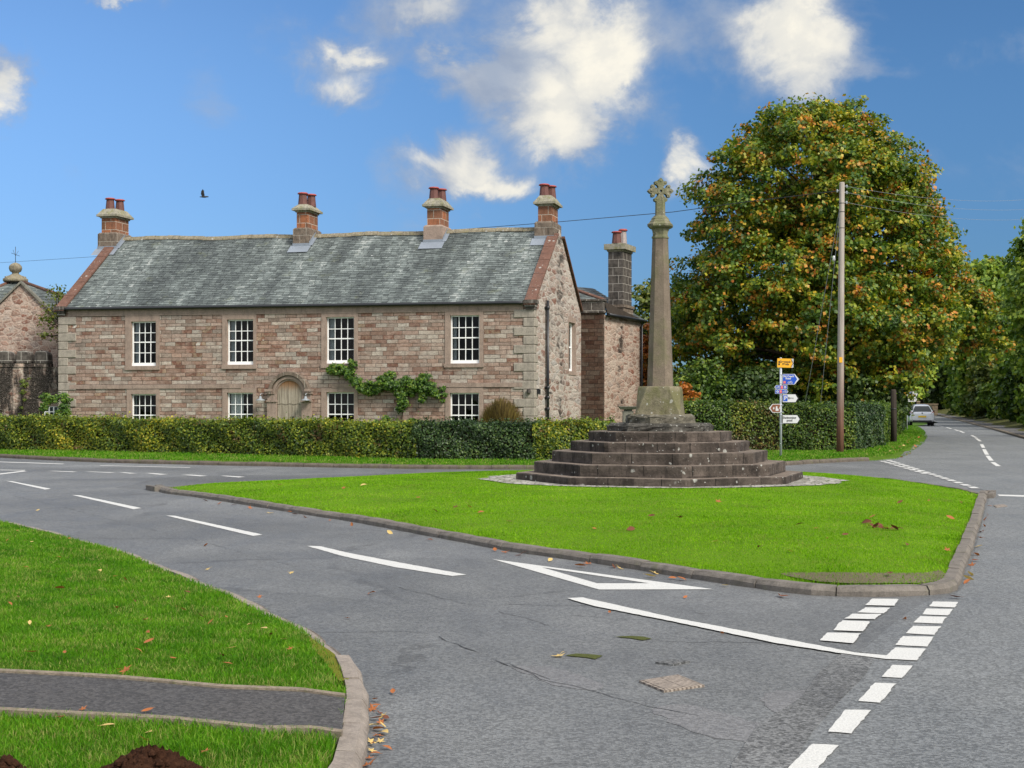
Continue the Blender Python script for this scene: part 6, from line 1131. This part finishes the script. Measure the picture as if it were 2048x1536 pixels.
# ------------------------------------------------------------------ silver hatchback driving away
cp = U(1844.5, 852); car = empty('hatchback_car', 'silver hatchback seen from behind driving away along the lane', 'car', (cp.x, cp.y, g(cp.y)), R(-11)); W_ = .845
def sect(y, zb, zs, zr, wb, ws, wr, crown=.03):
    """half outline bottom->top"""
    h = [(wb * .96, zb), (wb, zb + .10), (wb + .01, zb + (zs - zb) * .45), (ws, zs - .04), (ws - .03, zs)]
    if zr > zs + .05: h += [(ws - .03 - (ws - .03 - wr) * .5, zs + (zr - zs) * .5), (wr + .03, zr - .06), (wr - .04, zr - .01), (wr * .5, zr + crown * .6)]
    else: h += [(ws - .06, zs + .005), (ws * .8, zs + .012), (ws * .6, zs + .018), (ws * .4, zs + .022)]
    return [(x, y, z) for x, z in h] + [(-x, y, z) for x, z in reversed(h)]
S_ = [sect(0.0, .36, .86, .9, .70, .70, .5), sect(.03, .30, .94, .97, .80, .78, .6), sect(.10, .26, .98, 1.05, W_, .82, .70), sect(.30, .24, 1.0, 1.40, W_, .82, .52), sect(.46, .24, 1.0, 1.50, W_, .825, .50), sect(1.0, .22, .98, 1.53, W_, .83, .52), sect(1.9, .22, .95, 1.52, W_, .83, .52), sect(2.45, .22, .94, 1.40, W_, .83, .57), sect(2.95, .22, .93, .96, W_, .82, .6), sect(3.5, .24, .86, .88, .82, .78, .5), sect(3.72, .3, .70, .72, .70, .66, .4)]
mb = MB(); mb.rings(S_, 0, True, True); body = mb.build('body', 'car paint', car); sb = body.modifiers.new('sub', 'SUBSURF'); sb.levels = 2; sb.render_levels = 2
mb = MB(); mb.grid([[(x * w, y, z) for x in (-1, -.5, 0, .5, 1)] for y, z, w in ((.055, 1.02, .64), (.165, 1.22, .56), (.30, 1.40, .46))], 0, sm=True); rw = mb.build('rear_window', 'car glass', car); rw.location = (0, -.012, 0)
mb = MB()
for s in (-1, 1): mb.face([(s * .845, .60, 1.03), (s * .845, 1.35, 1.01), (s * .66, 1.35, 1.42), (s * .69, .72, 1.40)]); mb.face([(s * .845, 1.42, 1.01), (s * .845, 2.4, .99), (s * .70, 2.05, 1.38), (s * .66, 1.42, 1.42)])
mb.build('side_window', 'car glass', car)
for s in (-1, 1):
    mb = MB(); mb.rings([[(s * .57, .015, .80), (s * .80, .06, .76), (s * .842, .20, .82), (s * .842, .24, .98), (s * .80, .09, 1.03), (s * .68, .02, 1.00)], [(s * .57, .08, .80), (s * .78, .12, .76), (s * .80, .22, .82), (s * .80, .26, .98), (s * .78, .14, 1.03), (s * .68, .08, 1.00)]], 0, True, False); o = mb.build('tail_light', 'tail lamp', car); o.location = (0, -.02, 0)
    for yy in (.62, 3.05):
        mb = MB(); prof = [(.20, -.10), (.285, -.10), (.30, -.07), (.30, .07), (.285, .10), (.20, .10)]; rr = [[(s * .735 + a * 1.0, yy + r * math.cos(t), .30 + r * math.sin(t)) for t in np.linspace(0, 2 * math.pi, 20, endpoint=False)] for r, a in prof]; mb.rings(rr, 0, True, True); w = mb.build('wheel', 'tyre', car); mb = MB(); mb.rings([[(s * .735 + a, yy + r * math.cos(t), .30 + r * math.sin(t)) for t in np.linspace(0, 2 * math.pi, 16, endpoint=False)] for r, a in ((.195, s * .09), (.19, s * .104), (.05, s * .112))], 0, True, False); mb.build('rim', 'wheel rim', w)
    mb = MB(); mb.lathe([(.02, -.07), (.07, -.05), (.08, .02), (.05, .07)], (s * .95, 2.25, 1.02), 10, sx=1.2); mb.tube([(s * .82, 2.25, .99), (s * .92, 2.25, 1.0)], .02, 6); mb.build('mirror', 'bumper black', car)
mb = MB(); mb.box((-.27, -.055, .60), (.27, -.035, .72)); np_ = mb.build('number_plate', 'plate yellow', car)
mb = MB(); mb.box((-.66, -.035, .24), (.66, .10, .40)); o = mb.build('rear_bumper', 'bumper black', car); bv = o.modifiers.new('bevel', 'BEVEL'); bv.width = .03
mb = MB(); mb.lathe([(.045, 0), (.045, .01)], (0, 0, 0), 12); o = mb.build('badge', 'bumper black', car); o.rotation_euler = (R(90), 0, 0); o.location = (0, -.02, .90)
# ------------------------------------------------------------------ bird, molehills
bd = V(408, 391, 48); bird = empty('bird', 'dark bird flying above the house roof with raised wings', 'bird', bd); k = 48 / F
mb = MB(); rr = []
for x, r in ((-9, .25), (-7, .8), (-4, 1.3), (-1, 1.7), (2, 1.8), (5, 1.4), (7, 1.3), (8.3, .9), (9.6, .15)): rr.append([(x * k, r * k * math.cos(t), (-2.8 + (x > 4) * .35) * k + r * k * math.sin(t)) for t in np.linspace(0, 2 * math.pi, 10, endpoint=False)])
mb.rings(rr, 0, True, True)
for s in (-1, 1):
    f_ = [(-4.2, 0, -2), (-5.6, 1.5, 3), (-4.6, 3.0, 8), (-1.4, 4.2, 12.2), (-1.0, 4.2, 10), (-.6, 3.0, 6), (.4, 1.6, 3), (1.0, 0, -1.5)]
    mb.face([(a * k, s * b * k + s * .02, c * k) for a, b, c in f_]); mb.face([(a * k, s * b * k - s * .0 + .012, c * k) for a, b, c in reversed(f_)])
o = mb.build('body', 'bumper black', bird, fix=False)
def molehill(name, label, p, r, h, seed):
    rs = np.random.default_rng(seed); rt = empty(name, label, 'molehill', p); mb = MB(); rows = []
    n, m = 64, 22
    for i in range(m + 1):
        t = i / m; rows.append([(math.cos(a) * r * t * (1 + .16 * math.sin(2 * a + seed) + .08 * math.sin(5 * a)), math.sin(a) * r * t * .8, h * (math.cos(t * math.pi) * .5 + .5) ** .8 * (1 + .2 * math.sin(3 * a + 1)) + rs.normal(0, h * .075) * (t < .97) - .01 * (t > .95)) for a in np.linspace(0, 2 * math.pi, n, endpoint=False)])
    mb.grid(rows, 0, True, True)
    for i in range(150):
        a, t = rs.uniform(0, 6.28), rs.random() ** .6 * 1.05; x, y = math.cos(a) * r * t, math.sin(a) * r * t * .8; z = h * (math.cos(min(1, t) * math.pi) * .5 + .5) ** .8; q_r = rs.uniform(.006, .020); mb.lathe([(q_r * .4, -q_r * .8), (q_r, -q_r * .2), (q_r * .8, q_r * .5), (q_r * .2, q_r)], (x, y, z + q_r * .4), 6, sm=False)
    mb.build('soil_heap', 'soil', rt); return rt
def on_nv(px_, py_): p = U(px_, py_, .12); p.z = float(z_nv(np.array([p.x]), np.array([p.y]))[0]); return p
molehill('molehill', 'dark brown molehill in the front grass at the bottom of the picture', on_nv(300, 1560), .29, .12, 3); molehill('molehill', 'small clod of brown soil at the bottom left corner', on_nv(12, 1553), .085, .06, 5)
# ------------------------------------------------------------------ fallen leaves, each one a thing
def leaf_mesh(kind, seed):
    rs = np.random.default_rng(seed); mb = MB()
    if kind == 'star':
        rim_ = []; lobes = [(-2.3, .75), (-1.15, .95), (0, 1.0), (1.15, .95), (2.3, .75)]
        for i, (a, r) in enumerate(lobes):
            rim_ += [(a - .28, r * .62), (a - .10, r * .80), (a, r), (a + .10, r * .80), (a + .28, r * .62)]
            if i < 4: rim_.append((a + .575, .36))
        rim_.append((math.pi, .18)); cu = rs.uniform(.25, .55)
        pts = [(r * math.sin(a) * .5, r * math.cos(a) * .5, cu * .5 * r * r * (1 + .6 * math.sin(2 * a + seed)) * .5) for a, r in rim_]
        for p, q2 in zip(pts, pts[1:] + pts[:1]): mb.face([(0, 0, .01), p, q2])
        mb.tube([(0, -.05, .015), (.03, -.35, .08), (.05, -.6, .05)], .012, 4)
    else:
        n = 8; cu = rs.uniform(.15, .5); L_, R_ = [], []
        for i in range(n + 1):
            t = i / n; w = .23 * math.sin(math.pi * min(1, t * 1.02)) ** .8; y = t - .5; z = cu * (t - .5) ** 2 * (1.3 if seed % 2 else -.5) + .06; L_.append((-w, y, z + w * .5)); R_.append((w, y, z + w * .45))
        M_ = [(0, a[1], a[2] - .08 * math.sin(math.pi * i / n)) for i, a in enumerate(L_)]; mb.grid([L_, M_, R_]); mb.tube([M_[0], (0.02, -.62, M_[0][2] + .02)], .01, 4)
    return mb
LM = {}
for mname in ('fallen orange leaf', 'fallen yellow leaf', 'fallen brown leaf'):
    for kd in ('star', 'oval'):
        for sd_ in (1, 2, 3): 
            o = leaf_mesh(kd, sd_).build('fallen_leaf', mname, fix=False); LM[(mname, kd, sd_)] = o.data; bpy.data.objects.remove(o)
def put_leaf(px_, py_, size, mname, label, group, kd=None, zf='nv', tilt=.25):
    if zf == 'nv': p = U(px_, py_, .15); z = float(z_nv(np.array([p.x]), np.array([p.y]))[0]) + .030
    elif zf == 'isl': p = U(px_, py_, .26); p = U(px_, py_, float(z_isl(np.array([p.x]), np.array([p.y]))[0]) - g(p.y) + .02); z = float(z_isl(np.array([p.x]), np.array([p.y]))[0]) + .022
    elif zf == 'fv': p = U(px_, py_, .16); z = float(VZ(p)) + .04
    elif zf == 'path': p = U(px_, py_, .1); z = float(z_nv(np.array([p.x]), np.array([p.y]))[0]) + .028
    else: p = U(px_, py_, .01); z = g(p.y) + .010
    kd = kd or random.choice(('star', 'oval', 'oval')); o = bpy.data.objects.new('fallen_leaf', LM[(mname, kd, random.choice((1, 2, 3)))]); COL.objects.link(o); o.location = (p.x, p.y, z); o.scale = (size,) * 3; o.rotation_euler = (random.gauss(0, tilt), random.gauss(0, tilt), random.uniform(0, 6.28)); tag(o, label, 'leaf', group); return o
O_, Y_, B_ = 'fallen orange leaf', 'fallen yellow leaf', 'fallen brown leaf'
# single leaves one can point to
for a in ((292, 1233, .085, O_, 'pale orange curled leaf in the middle of the near verge', 'oval', 'nv'), (298, 1285, .10, O_, 'broad orange leaf on the verge above the footpath', 'oval', 'nv'), (528, 1248, .095, Y_, 'pale yellow leaf near the right end of the verge grass', 'oval', 'nv'), (250, 1359, .11, O_, 'orange leaf lying on the upper edging of the footpath', 'star', 'path'), (215, 1457, .085, Y_, 'pale yellow leaf in the grass just above the molehill', 'oval', 'nv'), (1118, 1311, .13, Y_, 'yellow curled leaf alone on the tarmac near the manhole cover', 'star', 'road'), (1372, 1148, .19, Y_, 'large yellow maple leaf standing against the island kerb', 'star', 'road'), (1310, 1146, .13, Y_, 'yellow leaf in the gutter left of the large maple leaf', 'star', 'road'), (786, 1385, .07, O_, 'small orange leaf on the tarmac beside the kerb bend', 'oval', 'road'), (64, 1311, .085, O_, 'dark orange leaf flat in the grass just above the footpath at the left edge', 'oval', 'nv'), (120, 1168, .11, O_, 'long narrow orange leaf leaning in the verge grass', 'oval', 'nv'), (200, 1130, .08, Y_, 'yellow leaf in the upper part of the near verge', 'oval', 'nv'), (540, 1026, .13, Y_, 'pale yellow leaf on the road beside the far part of the island kerb', 'star', 'road'), (743, 1187, .10, O_, 'orange leaf alone on the minor road below the long white dash', 'oval', 'road')):
    put_leaf(a[0], a[1], a[2], a[3], a[4], None, a[5], a[6], .2 if a[0] != 1372 else .6)
def many(pts, size, mats, label, group, zf):
    for a, b in pts: put_leaf(a, b, size * random.uniform(.75, 1.25), random.choice(mats), label, group, None, zf, .35)
many([(15, 1072), (64, 1075), (35, 1052), (70, 1042), (140, 1065), (20, 1200), (118, 1105), (52, 1126), (36, 1185), (98, 1249), (60, 1243), (138, 1247), (185, 1180), (230, 1140), (250, 1147), (268, 1190), (336, 1180), (355, 1200), (366, 1208), (400, 1221), (422, 1236), (452, 1223), (465, 1294), (443, 1310), (275, 1302), (500, 1237), (542, 1260), (568, 1268), (580, 1290), (130, 1310), (296, 1261), (345, 1320), (235, 1206), (375, 1170), (455, 1328), (295, 1425), (298, 1465), (290, 1480), (410, 1500), (165, 1422), (122, 1441)], .058, (O_, O_, B_, O_, Y_), 'small orange or brown fallen leaf lying in the grass of the near verge', 'fallen leaves on the near verge', 'nv')
many([(1020, 1050), (912, 1018), (870, 1030), (940, 1017), (727, 972), (836, 1000), (560, 975), (688, 978), (1189, 1064), (1261, 1065), (1304, 1034), (1360, 1035), (1633, 1057), (1655, 1078), (1436, 1003), (1540, 1002), (1800, 1006), (1858, 1003), (1922, 1005), (1580, 1110), (1520, 1102), (1746, 1035), (1690, 1072), (1900, 1037), (1812, 1090), (1895, 1101), (1600, 1050), (1780, 1150), (1430, 1090), (962, 1030)], .11, (O_, B_, Y_, B_), 'fallen leaf lying on the mown lawn of the traffic island', 'fallen leaves on the island lawn', 'isl')
many([(1728, 1048), (1736, 1052), (1745, 1054), (1752, 1055), (1760, 1057), (1768, 1058), (1776, 1059), (1784, 1059), (1792, 1060), (1799, 1059), (1734, 1046), (1742, 1050), (1757, 1053), (1771, 1056), (1788, 1058)], .13, (B_, B_, O_), 'reddish brown leaf in the row of leaves on the island lawn', 'row of brown leaves on the island lawn', 'isl')
many([(750, 1400), (752, 1412), (758, 1425), (766, 1432), (754, 1438), (762, 1444), (748, 1452), (756, 1460), (768, 1466), (752, 1474), (760, 1482), (746, 1488), (774, 1496), (742, 1500), (750, 1508), (738, 1516), (748, 1524), (732, 1530), (764, 1452), (770, 1438), (745, 1418), (757, 1470), (741, 1482)], .075, (O_, O_, Y_, B_), 'orange leaf in the drift of leaves along the near kerb', 'drift of leaves along the near kerb', 'road')
many([(410, 1002), (440, 1008), (468, 1010), (500, 1016), (580, 1024), (590, 1030), (610, 1034), (660, 1042), (705, 1050), (780, 1066), (860, 1080), (990, 1101), (1010, 1104), (1040, 1109), (1100, 1121), (1160, 1133), (1176, 1127), (1225, 1134), (1240, 1136), (1300, 1154), (1345, 1157), (1362, 1159), (1450, 1172), (1560, 1192), (1568, 1194), (1910, 1196), (1940, 1150), (1944, 1130), (1952, 1110), (1950, 1122), (1958, 1094), (1964, 1064), (1968, 1052), (1971, 1040), (1976, 1030), (1979, 1012), (1934, 1165), (1936, 1158), (1962, 1075)], .11, (O_, Y_, O_, B_), 'fallen leaf lying in the gutter along the island kerb', 'fallen leaves along the island kerb', 'road')
many([(1792, 903), (1800, 897), (1808, 894), (1815, 889), (1820, 899), (1827, 890), (1834, 884), (1822, 880), (1838, 878), (1812, 901), (1803, 905), (1830, 896), (1841, 874), (1780, 905), (1786, 899), (1817, 884), (1770, 908), (1760, 903)], .16, (Y_, Y_, O_), 'yellow leaf on the far verge near the dark post', 'yellow leaves on the far verge', 'fv')
many([(76, 1021), (412, 1091), (520, 1193), (582, 1145), (695, 1236), (1220, 1225), (1445, 1267), (1370, 1195), (1810, 1238), (416, 1138)], .07, (O_, Y_), 'tiny fallen leaf out on the tarmac of the junction', 'stray leaves on the tarmac', 'road')
# ------------------------------------------------------------------ camera, sun and sky
cam = bpy.data.cameras.new('camera'); co_ = bpy.data.objects.new('camera', cam); COL.objects.link(co_); co_.location = (0, 0, H); co_.rotation_euler = (R(90), 0, 0)
cam.sensor_width = 36; cam.lens = 36 * F / 2048; cam.shift_y = 42 / 2048; cam.clip_start = .1; cam.clip_end = 6000; SC.camera = co_
SUN_EL, SUN_AZ = 42, 138      # azimuth clockwise from +Y (the view direction): sun on the right, a little behind the camera
sd = Vector((math.sin(R(SUN_AZ)) * math.cos(R(SUN_EL)), math.cos(R(SUN_AZ)) * math.cos(R(SUN_EL)), math.sin(R(SUN_EL))))
sun = bpy.data.lights.new('sun', 'SUN'); sun.energy = 1.7; sun.angle = R(20); sun.color = (1, .93, .83); so = bpy.data.objects.new('sun', sun); COL.objects.link(so); so.rotation_euler = sd.to_track_quat('Z', 'Y').to_euler(); so.location = (20, -20, 40)
W = bpy.data.worlds.new('World'); SC.world = W; W.use_nodes = True; W.node_tree.nodes.clear(); q = G(W.node_tree)
sky = q.add('ShaderNodeTexSky', sky_type='NISHITA', sun_disc=False, sun_elevation=R(SUN_EL), sun_rotation=R(SUN_AZ), air_density=1.0, dust_density=.5, ozone_density=2.0).outputs[0]
d = q.co('Generated'); dx, dy, dz = q.sep(d)
az = q.m('ARCTAN2', dx, dy); el = q.m('ARCSINE', dz)
# cloud positions: azimuth and elevation in degrees (as seen from the green), half-widths, strength
def AE(px_, py_): 
    v = Vector((px_ - CX, F, HY - py_)).normalized(); return math.atan2(v.x, v.y), math.asin(v.z)
wob = q.noise(q.map(d, (1, 1, 1.25)), 16.0, 8, .62, .35, col=True); w1, w2, w3 = q.sep(wob)
az2 = q.m('ADD', az, q.m('MULTIPLY', q.m('SUBTRACT', w1, .5), .075)); el2 = q.m('ADD', el, q.m('MULTIPLY', q.m('SUBTRACT', w2, .5), .075))
CL = [(1150, 70, 95, 110, 1.25), (1120, 190, 120, 90, 1.1), (1165, 265, 55, 50, .8), (945, 138, 105, 36, .88), (850, 12, 110, 40, .85), (690, 112, 66, 36, .95), (660, 195, 60, 40, .8), (890, 330, 125, 44, .85), (1000, 375, 75, 36, .95), (950, 300, 40, 40, .7), (1570, 60, 120, 85, .95), (1640, 120, 70, 45, .7), (1750, 130, 50, 28, .5), (1880, 145, 80, 24, .42), (1370, 320, 45, 55, 1.0), (1335, 40, 95, 80, .75), (10, 190, 40, 55, .8), (-60, 150, 60, 60, .9), (270, 2, 70, 14, .75), (400, 180, 60, 55, .36), (1280, 230, 60, 50, .5), (800, 400, 90, 60, .28), (620, 60, 170, 55, .42), (-700, 300, 400, 90, .9), (2700, 250, 350, 100, .9), (2300, 60, 260, 50, .6)]
den = None
for px_, py_, sx, sy, a in CL:
    A, E = AE(px_, py_); u = q.m('DIVIDE', q.m('SUBTRACT', az2, A), sx / F * 1.25); v = q.m('DIVIDE', q.m('SUBTRACT', el2, E), sy / F * 1.25)
    r2 = q.m('ADD', q.m('MULTIPLY', u, u), q.m('MULTIPLY', v, v)); k = q.m('MULTIPLY', q.m('POWER', 2.718, q.m('MULTIPLY', r2, -.8)), a); den = k if den is None else q.m('MAXIMUM', q.m('MAXIMUM', den, k), q.m('MULTIPLY', q.m('ADD', den, k), .78))
fb = q.noise(q.map(d, (1, 1, 1.2)), 11.0, 9, .60, .2); fb2 = q.noise(q.map(d, (1, 1, 1.2), loc=(.012, .0, .012)), 11.0, 9, .60, .2)
t = q.m('ADD', den, q.m('MULTIPLY', q.m('SUBTRACT', fb, .5), 1.45)); cov = q.ss(q.m('ADD', t, q.m('MULTIPLY', q.m('SUBTRACT', q.noise(d, 38.0, 6, .6), .5), .34)), .24, 1.02, 0, 1.0)
# elsewhere in the sky (behind the camera, high up): unseen broken cloud, added as even white fill light
gen = q.m('MULTIPLY', q.ss(q.noise(q.map(d, (1, 1, 1.6)), 2.2, 6, .6), .36, .54), q.m('MAXIMUM', q.ss(dy, .35, -.1), q.ss(dz, .38, .55))); cov = q.m('MULTIPLY', cov, q.ss(dy, -.1, .3))
lit = None
for px_, py_, sx, sy, a in [(1200, 110, 70, 115, 1.0), (1130, 215, 75, 70, .85), (1110, 45, 50, 50, .75), (1600, 55, 90, 70, .85), (960, 330, 60, 50, .7), (1010, 372, 70, 35, 1.0), (870, 320, 60, 26, .7), (690, 105, 50, 26, .85), (665, 190, 45, 30, .7), (1380, 315, 35, 45, 1.0), (5, 200, 40, 50, .8), (270, 0, 70, 14, .7), (860, 5, 60, 24, .45), (880, 130, 60, 24, .35)]:
    A, E = AE(px_, py_); u = q.m('DIVIDE', q.m('SUBTRACT', az2, A), sx / F * 1.3); v = q.m('DIVIDE', q.m('SUBTRACT', el2, E), sy / F * 1.3)
    k = q.m('MULTIPLY', q.m('POWER', 2.718, q.m('MULTIPLY', q.m('ADD', q.m('MULTIPLY', u, u), q.m('MULTIPLY', v, v)), -.7)), a); lit = k if lit is None else q.m('MAXIMUM', lit, k)
rim = q.ss(q.m('SUBTRACT', fb, fb2), -.06, .07); lt = q.m('MULTIPLY', q.ss(q.m('ADD', lit, q.m('MULTIPLY', q.m('SUBTRACT', fb, .5), .5)), .12, .95), q.ss(t, .40, .95))
cc = q.mix(lt, (.120, .142, .180), (.315, .300, .262)); cc = q.mix(q.m('MULTIPLY', rim, .6), q.mix(1.0, cc, (.88, .90, .94), 'MULTIPLY'), q.mix(1.0, cc, (1.07, 1.06, 1.04), 'MULTIPLY'))
SKYK = .085
tint = q.mix(q.ss(az, -.42, .30), (.315, .42, .545), (.178, .283, .385)); tint = q.mix(q.ss(el, .0, .26), q.mix(1.0, tint, (.60, .66, .80), 'MULTIPLY'), tint); sk = q.mix(1.0, sky, tint, 'MULTIPLY')
full = q.mix(cov, sk, q.vm('MULTIPLY', cc, (1 / SKYK, 1 / SKYK, 1 / SKYK)))
full = q.mix(q.m('MULTIPLY', gen, .92), full, tuple(c / SKYK for c in (.43, .43, .435)))
bg = q.add('ShaderNodeBackground', {0: full, 1: SKYK}); q.add('ShaderNodeOutputWorld', {0: bg.outputs[0]})
SC.view_settings.view_transform = 'Standard'; SC.view_settings.look = 'None'; SC.view_settings.exposure = 1.65; SC.view_settings.gamma = 1.0
SC.render.engine = 'CYCLES'; SC.cycles.use_denoising = True; SC.cycles.max_bounces = 8; SC.cycles.transparent_max_bounces = 16
SC.cycles.sample_clamp_indirect = 6.0
